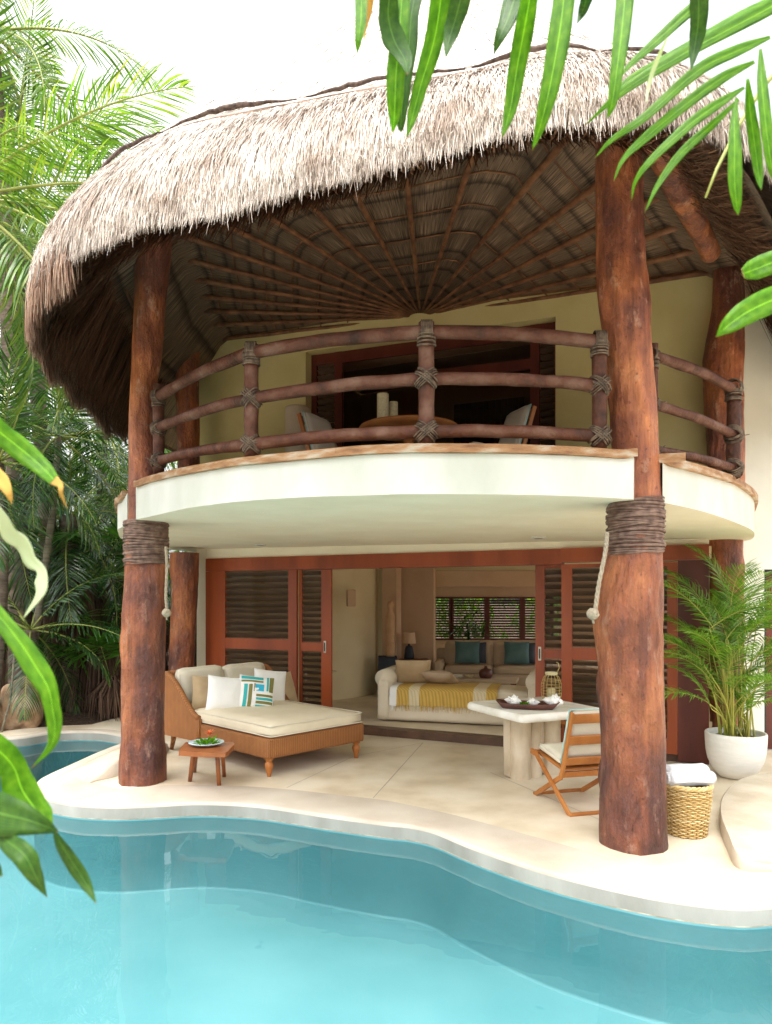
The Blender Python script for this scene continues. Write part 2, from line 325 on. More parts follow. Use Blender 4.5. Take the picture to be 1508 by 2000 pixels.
def pane_mat():
    m, n, l, b = new_mat('window_pane'); n.remove(b)
    tr = n.new('ShaderNodeBsdfTransparent'); tr.inputs[0].default_value = (.62, .58, .52, 1)
    gl = n.new('ShaderNodeBsdfGlossy'); gl.inputs['Roughness'].default_value = .02
    fr = n.new('ShaderNodeFresnel'); fr.inputs[0].default_value = 1.5
    ms = n.new('ShaderNodeMixShader'); l.new(fr.outputs[0], ms.inputs[0]); l.new(tr.outputs[0], ms.inputs[1]); l.new(gl.outputs[0], ms.inputs[2])
    l.new(ms.outputs[0], n['Material Output'].inputs[0]); return m
M['pane'] = pane_mat()
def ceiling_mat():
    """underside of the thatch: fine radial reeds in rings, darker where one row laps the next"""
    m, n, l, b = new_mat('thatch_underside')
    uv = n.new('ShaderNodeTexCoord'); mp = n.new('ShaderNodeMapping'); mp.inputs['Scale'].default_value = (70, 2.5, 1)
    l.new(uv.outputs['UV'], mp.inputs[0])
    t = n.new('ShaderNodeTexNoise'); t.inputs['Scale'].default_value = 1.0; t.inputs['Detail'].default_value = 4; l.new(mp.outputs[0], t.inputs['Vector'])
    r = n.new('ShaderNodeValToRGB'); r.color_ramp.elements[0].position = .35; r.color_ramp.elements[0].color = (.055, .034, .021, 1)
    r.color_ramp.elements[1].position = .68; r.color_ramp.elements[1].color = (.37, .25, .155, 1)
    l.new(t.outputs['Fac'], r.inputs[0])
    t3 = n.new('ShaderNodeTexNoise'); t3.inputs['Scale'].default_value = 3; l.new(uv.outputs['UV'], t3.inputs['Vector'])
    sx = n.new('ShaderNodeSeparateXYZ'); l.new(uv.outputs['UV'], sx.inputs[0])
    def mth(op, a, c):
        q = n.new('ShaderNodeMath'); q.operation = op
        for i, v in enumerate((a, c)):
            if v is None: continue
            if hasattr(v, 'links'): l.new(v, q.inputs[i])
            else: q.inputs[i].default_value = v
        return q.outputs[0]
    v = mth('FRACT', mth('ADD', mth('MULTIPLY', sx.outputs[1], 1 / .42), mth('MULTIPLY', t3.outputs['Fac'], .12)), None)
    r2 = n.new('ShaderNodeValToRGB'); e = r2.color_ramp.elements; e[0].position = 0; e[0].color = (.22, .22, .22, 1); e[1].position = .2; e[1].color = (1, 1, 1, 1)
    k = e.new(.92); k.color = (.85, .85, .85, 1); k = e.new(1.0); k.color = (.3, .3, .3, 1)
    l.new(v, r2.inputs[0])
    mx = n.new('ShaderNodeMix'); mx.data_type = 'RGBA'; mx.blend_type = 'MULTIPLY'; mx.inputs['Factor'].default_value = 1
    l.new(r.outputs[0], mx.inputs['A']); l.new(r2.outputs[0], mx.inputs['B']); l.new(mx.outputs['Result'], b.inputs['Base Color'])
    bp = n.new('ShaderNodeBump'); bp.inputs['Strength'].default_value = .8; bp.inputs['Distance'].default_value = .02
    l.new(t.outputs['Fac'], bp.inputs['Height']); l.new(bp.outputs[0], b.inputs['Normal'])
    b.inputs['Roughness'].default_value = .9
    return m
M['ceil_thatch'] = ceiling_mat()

# ------------------------------------------------------------------ mesh builder
class MB:
    def __init__(s): s.v = []; s.f = []; s.m = []; s.uv = None; s.sm = []
    def add(s, verts, faces, mi=0, smooth=True):
        o = len(s.v); s.v += [Vector(v) for v in verts]
        for f in faces: s.f.append(tuple(i + o for i in f)); s.m.append(mi); s.sm.append(smooth)
        return o
    def box(s, c, size, rz=0, mi=0, rot=None):
        x, y, z = (d / 2 for d in size)
        R = rot if rot else Matrix.Rotation(rz, 3, 'Z')
        vs_ = [R @ Vector((a*x, b_*y, c_*z)) + Vector(c) for a in (-1, 1) for b_ in (-1, 1) for c_ in (-1, 1)]
        s.add(vs_, [(0,1,3,2),(4,6,7,5),(0,4,5,1),(2,3,7,6),(0,2,6,4),(1,5,7,3)], mi, False)
    def rbox(s, c, size, r=.01, rz=0, seg=2, mi=0, rot=None, smooth=True):
        bm = bmesh.new(); bmesh.ops.create_cube(bm, size=1)
        for v in bm.verts: v.co = Vector((v.co.x*size[0], v.co.y*size[1], v.co.z*size[2]))
        bmesh.ops.bevel(bm, geom=bm.edges[:], offset=r, segments=seg, profile=.6, affect='EDGES')
        R = rot if rot else Matrix.Rotation(rz, 3, 'Z')
        bm.verts.index_update()
        s.add([R @ v.co + Vector(c) for v in bm.verts], [tuple(v.index for v in f.verts) for f in bm.faces], mi, smooth)
        bm.free()
    def tube(s, pts, rad, seg=8, mi=0, cap=True, nz=0, seed=0):
        pts = [Vector(p) for p in pts]; n = len(pts)
        if not hasattr(rad, '__len__'): rad = [rad] * n
        T = []
        for i in range(n):
            a = pts[max(0, i-1)]; b_ = pts[min(n-1, i+1)]; d = b_ - a
            T.append(d.normalized() if d.length > 1e-9 else Vector((0, 0, 1)))
        up = Vector((0, 0, 1)) if abs(T[0].z) < .9 else Vector((1, 0, 0))
        N = T[0].cross(up).normalized(); vs_ = []
        for i in range(n):
            N = (N - T[i] * N.dot(T[i])).normalized(); B = T[i].cross(N)
            for k in range(seg):
                a = 2 * pi * k / seg; d = N * cos(a) + B * sin(a)
                r = rad[i]
                if nz: r *= 1 + nz * noise.noise(Vector((pts[i].x*3 + d.x + seed, pts[i].y*3 + d.y, pts[i].z*3 + d.z)))
                vs_.append(pts[i] + d * r)
        fs = [(i*seg+k, i*seg+(k+1) % seg, (i+1)*seg+(k+1) % seg, (i+1)*seg+k) for i in range(n-1) for k in range(seg)]
        if cap:
            fs.append(tuple(reversed(range(seg)))); fs.append(tuple((n-1)*seg + k for k in range(seg)))
        s.add(vs_, fs, mi)
    def lathe(s, prof, c=(0, 0, 0), seg=32, mi=0, cap=False):
        c = Vector(c); vs_ = []; n = len(prof)
        for r, z in prof:
            for k in range(seg): a = 2*pi*k/seg; vs_.append(c + Vector((r*cos(a), r*sin(a), z)))
        fs = [(i*seg+k, i*seg+(k+1) % seg, (i+1)*seg+(k+1) % seg, (i+1)*seg+k) for i in range(n-1) for k in range(seg)]
        if cap: fs.append(tuple(reversed(range(seg)))); fs.append(tuple((n-1)*seg + k for k in range(seg)))
        s.add(vs_, fs, mi)
    def grid(s, rows, mi=0, closed=False, smooth=True, flip=False):
        n = len(rows[0]); vs_ = [p for r in rows for p in r]; fs = []
        for i in range(len(rows)-1):
            for k in range(n if closed else n-1):
                q = (i*n+k, i*n+(k+1) % n, (i+1)*n+(k+1) % n, (i+1)*n+k); fs.append(q[::-1] if flip else q)
        s.add(vs_, fs, mi, smooth)
    def poly(s, loop, z=None, holes=(), mi=0, flip=False):
        L = [[Vector((p[0], p[1], 0)) for p in loop]] + [[Vector((p[0], p[1], 0)) for p in h] for h in holes]
        allp = [p for q in L for p in q]
        zz = [p[2] if z is None else z for q in [loop] + list(holes) for p in q]
        tri = tessellate_polygon(L)
        out = []
        for t in tri:
            a, b_, c = (allp[i] for i in t)
            up = (b_ - a).cross(c - a).z > 0
            out.append(tuple(t) if up != flip else tuple(reversed(t)))
        s.add([Vector((p.x, p.y, q)) for p, q in zip(allp, zz)], out, mi, False)
    def prism(s, loop, z0, z1, mi=0):
        s.poly(loop, z1, mi=mi); s.poly(loop, z0, mi=mi, flip=True)
        n = len(loop)
        for i in range(n):
            a, b_ = loop[i], loop[(i+1) % n]
            s.add([(a[0], a[1], z0), (b_[0], b_[1], z0), (b_[0], b_[1], z1), (a[0], a[1], z1)], [(0, 1, 2, 3)], mi, False)
    def build(s, name, mats, parent=None, local=False, xf=None):
        me = bpy.data.meshes.new(name)
        off = Vector((0, 0, 0))
        if parent and not local:
            p = parent
            while p: off += p.location; p = p.parent
        vs_ = [(xf @ v if xf else v) - off for v in s.v]
        me.from_pydata([tuple(v) for v in vs_], [], s.f)
        if not isinstance(mats, (list, tuple)): mats = [mats]
        for q in mats: me.materials.append(q)
        me.polygons.foreach_set('material_index', s.m); me.polygons.foreach_set('use_smooth', s.sm)
        if s.uv is not None:
            lay = me.uv_layers.new(name='UVMap'); li = [0] * len(me.loops); me.loops.foreach_get('vertex_index', li)
            flat = []
            for i in li: flat += s.uv[i]
            lay.data.foreach_set('uv', flat)
        me.update()
        o = bpy.data.objects.new(name, me); COL.objects.link(o)
        if parent: o.parent = parent
        return o
def tag(o, label=None, cat=None, group=None, kind=None):
    if label: o['label'] = label
    if cat: o['category'] = cat
    if group: o['group'] = group
    if kind: o['kind'] = kind
    return o
def thing(name, label, cat, loc=(0, 0, 0), rz=0, group=None):
    o = bpy.data.objects.new(name, None); COL.objects.link(o); o.location = loc; o.rotation_euler = (0, 0, rz); o.empty_display_size = .1
    return tag(o, label, cat, group)
def struct(o, label=None): return tag(o, label, o.name.replace('_', ' '), kind='structure')
def copy_tree(o, parent=None):
    c = o.copy(); COL.objects.link(c); c.parent = parent
    for ch in [x for x in bpy.data.objects if x.parent == o]: copy_tree(ch, c)
    return c
def noise_disp(v, sc, amp, seed=0):
    p = v * sc + Vector((seed, seed*1.7, -seed))
    return v + Vector((noise.noise(p), noise.noise(p + Vector((9, 0, 0))), noise.noise(p + Vector((0, 9, 0))))) * amp
# ================================================================== POOL, PATIO, GROUND
WATER = -.14; POOLF = -.78
shore_px = [(0,1442),(48,1439),(95,1431.5),(130,1429),(167,1428.5),(203,1430),(236,1436),(252,1443),(236,1451),(191,1468.5),(143,1490),(95.5,1511.5),(74,1524),(67,1537),(77,1551),(98,1561),
            (151,1570.5),(227,1574),(302,1571.5),(378,1567.5),(454,1569),(529,1575.5),(630,1591),(748,1607),(798,1612),(849,1623.6),(924,1654),(1050,1697),(1176,1729.5),(1302,1755),(1428,1770),(1508,1768)]
shore = [G(*p) for p in shore_px]
front_end = shore[-1]
shore += [Vector(p) for p in [(2.95,4.45,0),(3.6,4.3,0),(3.95,3.6,0),(3.9,2.2,0),(3.0,1.0,0),(0,.75,0),(-3,.9,0),(-4.6,2.4,0),(-5.6,5,0),(-6.4,8,0),(-6.1,9.4,0)]]
loop = spline(shore, 6, closed=True)
NL = len(loop)
def outn(i):
    d = loop[(i+1) % NL] - loop[i-1]; return Vector((d.y, -d.x, 0)).normalized()
area = sum(loop[i].x*loop[(i+1) % NL].y - loop[(i+1) % NL].x*loop[i].y for i in range(NL))
SG = 1 if area > 0 else -1                       # outward = right of travel when counter-clockwise
def off(i, d, z): return loop[i] + outn(i) * (d * SG) + Vector((0, 0, z))
mb = MB()                                          # coping: rounded nose and a short upright face
rows = []
for d, z in [(.16, .004), (.03, .004), (.012, -.001), (.003, -.010), (0, -.026), (0, -.117), (0, -.125)]:
    rows.append([off(i, d, z) for i in range(NL)])
mb.grid(rows, closed=True, flip=SG < 0)
for fi in range(len(mb.f)):
    if fi // NL >= 4: mb.m[fi] = fi // NL - 3
struct(mb.build('pool_coping', [M['coping'], M['coping_face'], M['waterline']]), 'rounded pale cement edge of the pool')
mb = MB(); rows = []
for d, z in [(0, -.125), (0, -.5), (0, POOLF+.02), (-.006, POOLF+.006), (-.02, POOLF)]:
    rows.append([off(i, d, z) for i in range(NL)])
mb.grid(rows, closed=True, flip=SG < 0)
mb.poly([off(i, -.02, 0) for i in range(NL)], POOLF)
struct(mb.build('pool_basin', M['basin']), 'turquoise pool walls and floor under the water')
mb = MB(); mb.poly(loop, WATER)
w = struct(mb.build('water', M['water']), 'still turquoise pool water')
# patio with the pool cut out
gard_px = [(0,1429),(48,1423),(107,1418),(179,1415),(239,1399),(300,1388)]
outer = [Vector((-12, -4, 0)), Vector((12, -4, 0)), Vector((12, 12.5, 0)), Vector((-2.6, 12.5, 0)), Vector((-3.3, 12.0, 0))] + [G(*p) for p in reversed(gard_px)] + [Vector((-7.6, 9.9, 0)), Vector((-9, 4, 0))]
mb = MB(); mb.poly([tuple(p) for p in outer], 0, holes=[[off(i, .1, 0) for i in range(NL)]])
struct(mb.build('patio', M['patio']), 'beige polished cement patio beside the pool')
mb = MB()
for a, b_ in (((826,1451),(729,1559)), ((958,1509),(1172,1602)), ((690,1478),(826,1451)), ((560,1539),(690,1478))):
    p, q = G(*a), G(*b_); d = (q-p).normalized(); n_ = Vector((-d.y, d.x, 0))*.004
    mb.add([p-n_+Vector((0,0,.003)), q-n_+Vector((0,0,.003)), q+n_+Vector((0,0,.003)), p+n_+Vector((0,0,.003))], [(0,1,2,3)])
struct(mb.build('patio_joint', M['joint']), 'thin joints in the patio floor')
# wide coping band laid on the patio along the pool
band_px = [(140,1506),(150,1516),(182,1528),(237,1541),(322,1534),(454,1535),(560,1542),(680,1555),(760,1565),(869,1588),(980,1617),(1100,1650),(1250,1690),(1400,1712),(1508,1722)]
be = spline([G(*p) for p in band_px], 5) + [Vector((2.9,4.75,0)), Vector((3.3,4.5,0))]
k0 = min(range(NL), key=lambda i: (loop[i]-G(112,1503.5)).length); k1 = min(range(NL), key=lambda i: (loop[i]-Vector((3.3,4.4,0))).length)
bl = [off(i, .14, 0) for i in range(k0, k1)]
mb = MB(); mb.poly([tuple(p) for p in be + bl[::-1]], .002)
struct(mb.build('pool_surround', M['coping']), 'paler cement band laid along the pool edge')
# ground with pool cut out
mb = MB(); mb.poly([(-200,-60,0),(200,-60,0),(200,260,0),(-200,260,0)], -.03, holes=[[off(i, .12, 0) for i in range(NL)]])
struct(mb.build('ground', M['soil']), 'dark garden soil')
# low kerb round the left column
kp = spline([(-2.98,7.20,0),(-2.93,7.31,.05),(-2.87,7.44,.12),(-2.81,7.62,.155),(-2.72,7.95,.155),(-2.66,8.4,.15),(-2.70,8.8,.09),(-2.77,9.05,0)], 6)
rows = [[],[],[],[],[],[]]
for i, p in enumerate(kp):
    d = kp[min(i+1,len(kp)-1)] - kp[max(i-1,0)]; n_ = Vector((-d.y, d.x, 0)).normalized()
    t = i/(len(kp)-1); w_ = min(1, .12+t*3.2)*min(1, .2+(1-t)*3)
    z = max(p.z, 0); b0 = Vector((p.x,p.y,.003))
    for r, (dd, zz) in zip(rows, [(-.05*z/.13,0),(-.012,z-.02),(.02,z),(.16*w_,z*.96),(.32*w_,z*.6),(.55*w_,.0)]):
        r.append(b0 + n_*dd + Vector((0,0,max(zz,0))))
mb = MB(); mb.grid(rows, flip=True); struct(mb.build('kerb', M['coping']), 'low curved cement kerb behind the left column')
# curved low bench platform at the right
bz = .13
bo = spline([G(1600,1506,bz),G(1508,1509,bz),G(1470,1514,bz),G(1436,1528,bz),G(1413,1556,bz),G(1409,1590,bz),G(1424,1630,bz),G(1437,1660,.11),G(1462,1684,.06),G(1508,1697,.02),G(1580,1700,.004)], 6)
mb = MB(); far = [Vector((4.6,bo[-1].y,.004)), Vector((4.6,bo[-1].y+.5,bz)), Vector((4.6, bo[0].y, bz))]
mb.poly([tuple(p) for p in bo + far])
rows = [[p.copy() for p in bo]]
ctr = Vector((3.6, 5.9, 0)); 
def outb(p): d = (Vector((p.x,p.y,0)) - ctr); return d.normalized()
rows.append([p + outb(p)*.01 - Vector((0,0,min(.012,p.z*.3))) for p in bo]); rows.append([Vector((p.x,p.y,0)) + outb(p)*.012 + Vector((0,0,.001)) for p in bo])
mb.grid(rows, flip=True)
tag(mb.build('low_bench', M['bench']), 'low curved cement platform on the patio at the right edge', 'platform')

# ================================================================== VILLA
villa = thing('villa', 'two storey cream villa with round balcony and thatched roof on trunk columns', 'villa', (.6, 9, 0))
def fY(px): return 2590.0 / (278 + .087 * (px - 860))           # depth of the facade plane at a picture column
def fp(px, py, back=0.0):
    Y = fY(px); p = P(px, py, Y); return p + FN * back
a_, b__ = P(405, HY, fY(405)), P(1385, HY, fY(1385))
FD = (b__ - a_).normalized(); FN = Vector((-FD.y, FD.x, 0))       # FN points into the house
def fpt(px, z, back=0.0):
    """point of the facade plane seen at picture column px, at height z"""
    Y = fY(px); p = Vector(((px-CX)/F*Y, Y, z)); return p + FN * back
def fbox(mb, px0, px1, z0, z1, front, depth, mi=0):
    """box on the facade between picture columns; front<0 stands proud towards the pool"""
    a = fpt(px0, z0) ; b_ = fpt(px1, z0); L = (b_-a).length; c = (a+b_)/2 + FN*(front+depth/2); c.z = (z0+z1)/2
    mb.box(c, (L, depth, z1-z0), atan2(FD.y, FD.x), mi)
def fz(px, py): return EYE + (HY-py)/F*fY(px)
ZL0, ZL1 = 2.27, 2.44
SLAB = lambda X, Y: EYE + .7806 - .01566*X - .00608*Y
# slab outline
sl_px = [(330,1064),(248,1057),(230,1038),(238,1030),(262,1016),(287,1010),(340,998),(375,991),(462,980),(594,971),(700,968),(800,965),(1000,966),(1120,969),(1237,975),(1290,981),(1340,991),(1387,1003),(1435,1020),(1466,1034),(1474,1044),(1468,1053),(1449,1058)]
def soff(px, py):
    h = .73
    for _ in range(12):
        Y = F*h/(HY-py); X = (px-CX)/F*Y; h = SLAB(X, Y)-EYE
    return Vector((X, Y, EYE+h))
se = [soff(*p) for p in sl_px]
edge = spline(se, 12)
for p in edge:                                            # the slab is cut back where the front columns pass
    px = CX + p.x/p.y*F
    if 1238.5 < px < 1291 and p.y < 6: p.y += .30; p.x += .30*(px-CX)/F
    if 250 < px < 265.5 and p.y < 7.9: k_ = 7.45/p.y if p.y < 7.45 else 1; p.x *= k_; p.y *= k_
back = [Vector((4.35, 9.2, 0)), Vector((4.35, 10.5, 0)), Vector((-2.4, 13.2, 0)), Vector((-3.4, 11.0, 0))]
fas_top_px = [(230,993),(250,948+14),(265,955),(287,945),(340,932),(375,925.5),(462,911),(594,899),(700,889),(800,885),(1000,886),(1120,890),(1237,898),(1290,908),(1364,925),(1435,946),(1468,970),(1478,989)]
def ztop(p):
    px = CX + p.x/p.y*F
    if p.y > 7.9: return SLAB(p.x,p.y) + (.285 if p.x < 0 else .30)
    py = interp(fas_top_px, px); return max(min(EYE + (HY-py)/F*p.y, SLAB(p.x,p.y)+.345), SLAB(p.x,p.y)+.27)
tops = [ztop(p) for p in edge]
for _ in range(6): tops = [ (tops[max(i-1,0)] + tops[i]*2 + tops[min(i+1,len(tops)-1)])/4 for i in range(len(tops))]
def en(i):
    d = edge[min(i+1,len(edge)-1)] - edge[max(i-1,0)]; n_ = Vector((d.y, -d.x, 0)).normalized(); return n_   # outward (towards viewer)
if (en(len(edge)//2)).y > 0:
    _en = en
    def en(i): return -_en(i)
mb = MB()
mb.poly([(p.x,p.y,SLAB(p.x,p.y)) for p in edge] + [(p.x,p.y,SLAB(p.x,p.y)) for p in back], flip=True)
mb.grid([[p.copy() for i, p in enumerate(edge)], [Vector((p.x,p.y,t)) for p, t in zip(edge,tops)]], smooth=False)
mb.poly([(p.x,p.y,t) for p,t in zip(edge,tops)] + [(p.x,p.y,2.86) for p in back])
slab = mb.build('balcony_slab', [M['fascia'], M['plaster']], villa)
for i, f in enumerate(slab.data.polygons):
    if f.normal.z < -.5: f.material_index = 1
def board(mb, i0, i1, over=.035, th=.066, inn=.16):
    r = [[],[],[],[],[]]
    for i in range(i0, i1):
        n_ = en(i); p = edge[i]; t = tops[i]; j = .004*noise.noise(p*6)
        for q, (d, z) in zip(r, [(over-.0,0.002),(over+j,th-.006),(over-.008,th),( -inn,th),(-inn,.002)]): q.append(Vector((p.x,p.y,t+z)) + n_*d)
    r.append([v.copy() for v in r[0]]); mb.grid(r, smooth=False)
    for e_ in (0, -1): mb.add([q[e_] for q in r[:5]], [(0,1,2,3,4)], 0, False)
def idx_at(px, front=True):
    best = min(range(30, len(edge)-18), key=lambda i: abs(CX + edge[i].x/edge[i].y*F - px)); return best
iL, iR0, iR1 = idx_at(267), idx_at(1237.5), idx_at(1292.5)
cuts = [iL] + [idx_at(x) for x in (385, 505, 660, 930, 1030)] + [iR0]
for a, b_ in zip(cuts, cuts[1:]):
    mb = MB(); board(mb, a, b_+1, over=.032+random.uniform(0,.006), th=.066+random.uniform(-.004,.004)); mb.build('balcony_ledge', M['board'], villa)
mb = MB(); board(mb, iR1, len(edge)-6); mb.build('balcony_ledge', M['board'], villa)
mb = MB(); board(mb, 13, idx_at(247)); mb.build('balcony_ledge', M['board'], villa)

# ---- trunk columns
def column(name, prof, Y, seed, rmat, parent, lean=1.0, zb=0.0, bumps=()):
    """prof: list of (py, xl, xr) picture outline at depth Y"""
    mb = MB(); prof = sorted(prof); seg = 40
    zt = EYE + (HY-prof[0][0])/F*Y
    n = int((zt-zb)/.035); rows = []
    for i in range(n+1):
        z = lerp(zb, zt, i/n); py = HY-(z-EYE)*F/Y
        xl = interp([(a,b_) for a,b_,c in prof], py); xr = interp([(a,c) for a,b_,c in prof], py)
        cx = ((xl+xr)/2-CX)/F*Y; r = (xr-xl)/2/F*Y; row = []
        for k in range(seg):
            a = 2*pi*k/seg; d = Vector((cos(a), sin(a), 0))
            q = Vector((cos(a)*.9+seed, sin(a)*.9, z*1.0))
            w = 1 + .07*noise.noise(q*1.5) + .035*noise.noise(q*4) + .012*noise.noise(q*11)
            q2 = Vector((cos(a)*1.5+seed*3, sin(a)*1.5, z*2.2)); kn = noise.noise(q2*1.3)
            if kn > .28: w += (kn-.28)*.22
            row.append(Vector((cx, Y, z)) + d*r*w)
        rows.append(row)
    mb.grid(rows, closed=True, flip=False); mb.add(rows[-1], [tuple(range(seg))])
    return mb.build(name, rmat, parent)
def binding(parent, px0, px1, py0, py1, Y, n=17):
    mb = MB(); cx = ((px0+px1)/2-CX)/F*Y; r = (px1-px0)/2/F*Y
    z0 = EYE+(HY-py1)/F*Y; z1 = EYE+(HY-py0)/F*Y
    for i in range(n):
        z = lerp(z0, z1, (i+.5)/n); t = random.uniform(-.02,.02); t2 = random.uniform(-.01,.01); ph = random.uniform(0,6)
        rr = r + random.uniform(-.004,.007)
        pts = [Vector((cx+rr*cos(a), Y+rr*sin(a), z + t*sin(a+ph) + t2*sin(2*a))) for a in [2*pi*k/36 for k in range(37)]]
        mb.tube(pts, (z1-z0)/n*.56*random.uniform(.85,1.1), 6, cap=False)
        if i % 2 == 0:
            rr += .006; pts = [Vector((cx+rr*cos(a), Y+rr*sin(a), z + .6*t2 + .03*sin(a*1.0+ph))) for a in [2*pi*k/36 for k in range(37)]]
            mb.tube(pts, .006, 5, cap=False)
    mb.lathe([(r*.985,z0),(r*.985,z1)], (cx,Y,0), 36)
    return mb.build('rope_binding', M['binding'], parent)
YL, YR = 7.27, 5.42
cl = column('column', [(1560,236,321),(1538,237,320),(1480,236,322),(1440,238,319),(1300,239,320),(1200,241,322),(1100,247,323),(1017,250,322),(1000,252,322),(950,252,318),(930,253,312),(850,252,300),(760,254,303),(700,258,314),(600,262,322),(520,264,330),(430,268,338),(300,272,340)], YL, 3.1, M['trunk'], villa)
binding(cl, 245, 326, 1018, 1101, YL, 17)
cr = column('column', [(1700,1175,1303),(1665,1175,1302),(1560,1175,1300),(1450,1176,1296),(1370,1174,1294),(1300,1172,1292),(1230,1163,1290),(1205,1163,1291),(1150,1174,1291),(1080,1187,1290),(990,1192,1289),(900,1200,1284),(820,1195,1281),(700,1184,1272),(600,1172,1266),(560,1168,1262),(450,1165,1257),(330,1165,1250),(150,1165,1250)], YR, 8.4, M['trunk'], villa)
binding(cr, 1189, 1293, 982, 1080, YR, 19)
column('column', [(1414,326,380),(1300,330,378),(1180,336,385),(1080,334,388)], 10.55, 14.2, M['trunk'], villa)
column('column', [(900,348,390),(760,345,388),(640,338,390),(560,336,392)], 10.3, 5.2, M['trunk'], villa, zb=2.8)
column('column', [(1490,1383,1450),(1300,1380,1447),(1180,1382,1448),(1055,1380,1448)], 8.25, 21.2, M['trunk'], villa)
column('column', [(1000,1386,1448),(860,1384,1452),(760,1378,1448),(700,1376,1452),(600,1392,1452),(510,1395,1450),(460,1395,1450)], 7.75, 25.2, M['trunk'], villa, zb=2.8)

# ---- lower facade
mb = MB(); fbox(mb, 386, 405, 0, 2.62, -.02, .3); mb.build('ground_floor_wall', M['plaster'], villa)
mb = MB(); fbox(mb, 405, 1385, 2.46, 2.63, -.01, .3)
mb.build('ground_floor_wall', M['plaster'], villa)
mb = MB(); fbox(mb, 405, 1098, ZL0, 2.458, -.04, .2); fbox(mb, 1098, 1385, ZL0+.02, 2.458, -.085, .2)
mb.build('door_lintel', M['wood_red'], villa)
mb = MB(); fbox(mb, 405, 1385, .0, .10, .0, .2); mb.build('threshold', M['threshold'], villa)
def louvre(mb, px0, px1, z0, z1, back, mi=1, pitch=.085, tilt=38, gap=False):
    n = max(1, int((z1-z0)/pitch)); a = fpt(px0,0)+FN*back; b_ = fpt(px1,0)+FN*back; L = (b_-a).length; ang = atan2(FD.y,FD.x)
    for i in range(n):
        z = z0 + (i+.5)*(z1-z0)/n
        c = (a+b_)/2; c.z = z
        R = Matrix.Rotation(ang,3,'Z') @ Matrix.Rotation(radians(-tilt),3,'X')
        mb.box(c, (L-.004, (z1-z0)/n*.95, .007), 0, mi, rot=R)
def door(px0, px1, stL, stR, lz, front, name='sliding_door', solid=None, ztop=ZL0-.004, handle=None, backing=True):
    """framed louvred panel; lz = list of (z0,z1) louvre fields between stile columns stL..stR"""
    mb = MB(); d = .045
    fbox(mb, px0, stL, .10, ztop, front, d); fbox(mb, stR, px1, .10, ztop, front, d)
    zs = [.10] + [z for q in lz for z in q] + [ztop]
    for k in range(0, len(zs), 2): fbox(mb, stL, stR, zs[k], zs[k+1], front+.002, d-.004)
    o = mb.build(name, M['wood_red'], villa)
    for z0, z1 in lz:
        l_ = MB(); louvre(l_, stL, stR, z0, z1, front+d/2, 0); l_.build('louvre', M['slat'], o)
        if backing:
            g = MB(); fbox(g, stL, stR, z0, z1, front+d+.002, .006); g.build('glass', M['pane'], o)
    if handle:
        h = MB(); a = fpt(handle,1.2)+FN*(front-.012)
        h.rbox((a.x,a.y,1.18), (.038,.018,.17), .008, atan2(FD.y,FD.x)); s_ = h.build('handle', M['steel'], o)
        h = MB(); h.rbox((a.x,a.y,1.18)+0*FN if False else Vector((a.x,a.y,1.18))-FN*.011, (.018,.006,.12), .002, atan2(FD.y,FD.x)); h.build('handle_slot', M['black'], o)
zz = lambda py, px: EYE+(HY-py)/F*fY(px)
door(405, 582, 443, 566, [(.26, zz(1268,500)), (zz(1247,500), zz(1115,500))], -.04)
door(583, 645, 588, 626, [(.26, zz(1272,605)), (zz(1255,605), zz(1113,605))], .02, handle=634)
door(1045, 1100, 1063, 1097, [(.26, zz(1287,1080)), (zz(1268,1080), zz(1110,1080))], .02, handle=1054)
door(1099, 1324, 1120, 1304, [(.26, zz(1290,1200)), (zz(1266,1200), zz(1108,1200))], -.085)
mb = MB(); fbox(mb, 1324.5, 1385, .03, ZL0+.015, -.085, .05); mb.build('door_panel', M['wood_red_dk'], villa)
# ---- upper facade: wall with the wide opening
ZU = 2.86
def wall_top(px): return EYE + (HY - (665 - (px-385)*.135))/F*fY(px)
def uquad(mb, px0, px1, zb0, back=0.0, th=.25, mi=0, z1=None):
    n = 6
    for k in range(n):
        a, b_ = lerp(px0,px1,k/n), lerp(px0,px1,(k+1)/n)
        fbox(mb, a, b_, zb0, (wall_top((a+b_)/2)+.05) if z1 is None else z1, back, th, mi)
mb = MB()
def poly_wall(mb, px0, px1, z0f, z1f, back=0.0, th=.25, n=8):
    f0 = []; f1 = []
    r = [[],[],[],[]]
    for k in range(n+1):
        px = lerp(px0,px1,k/n)
        r[0].append(fpt(px,z0f(px),back)); r[1].append(fpt(px,z1f(px),back)); r[2].append(fpt(px,z1f(px),back+th)); r[3].append(fpt(px,z0f(px),back+th))
    r.append([v.copy() for v in r[0]]); mb.grid(r, smooth=False)
    for e_ in (0,-1): mb.add([q[e_] for q in r[:4]], [(0,1,2,3)], 0, False)
WT = lambda px: wall_top(px)+.06
OT = lambda px: EYE + (HY-(687-(px-597)*.1415))/F*fY(px)
poly_wall(mb, 386, 597, lambda x: ZU, WT); poly_wall(mb, 597, 1085, OT, WT); poly_wall(mb, 1085, 1395, lambda x: ZU, WT)
mb.build('upper_wall', M['wall_up'], villa)
mb = MB(); poly_wall(mb, 380, 1390, lambda px: wall_top(px)-.005, lambda px: wall_top(px)+.10, -.07, .07); mb.build('wall_beam', M['rafter'], villa)
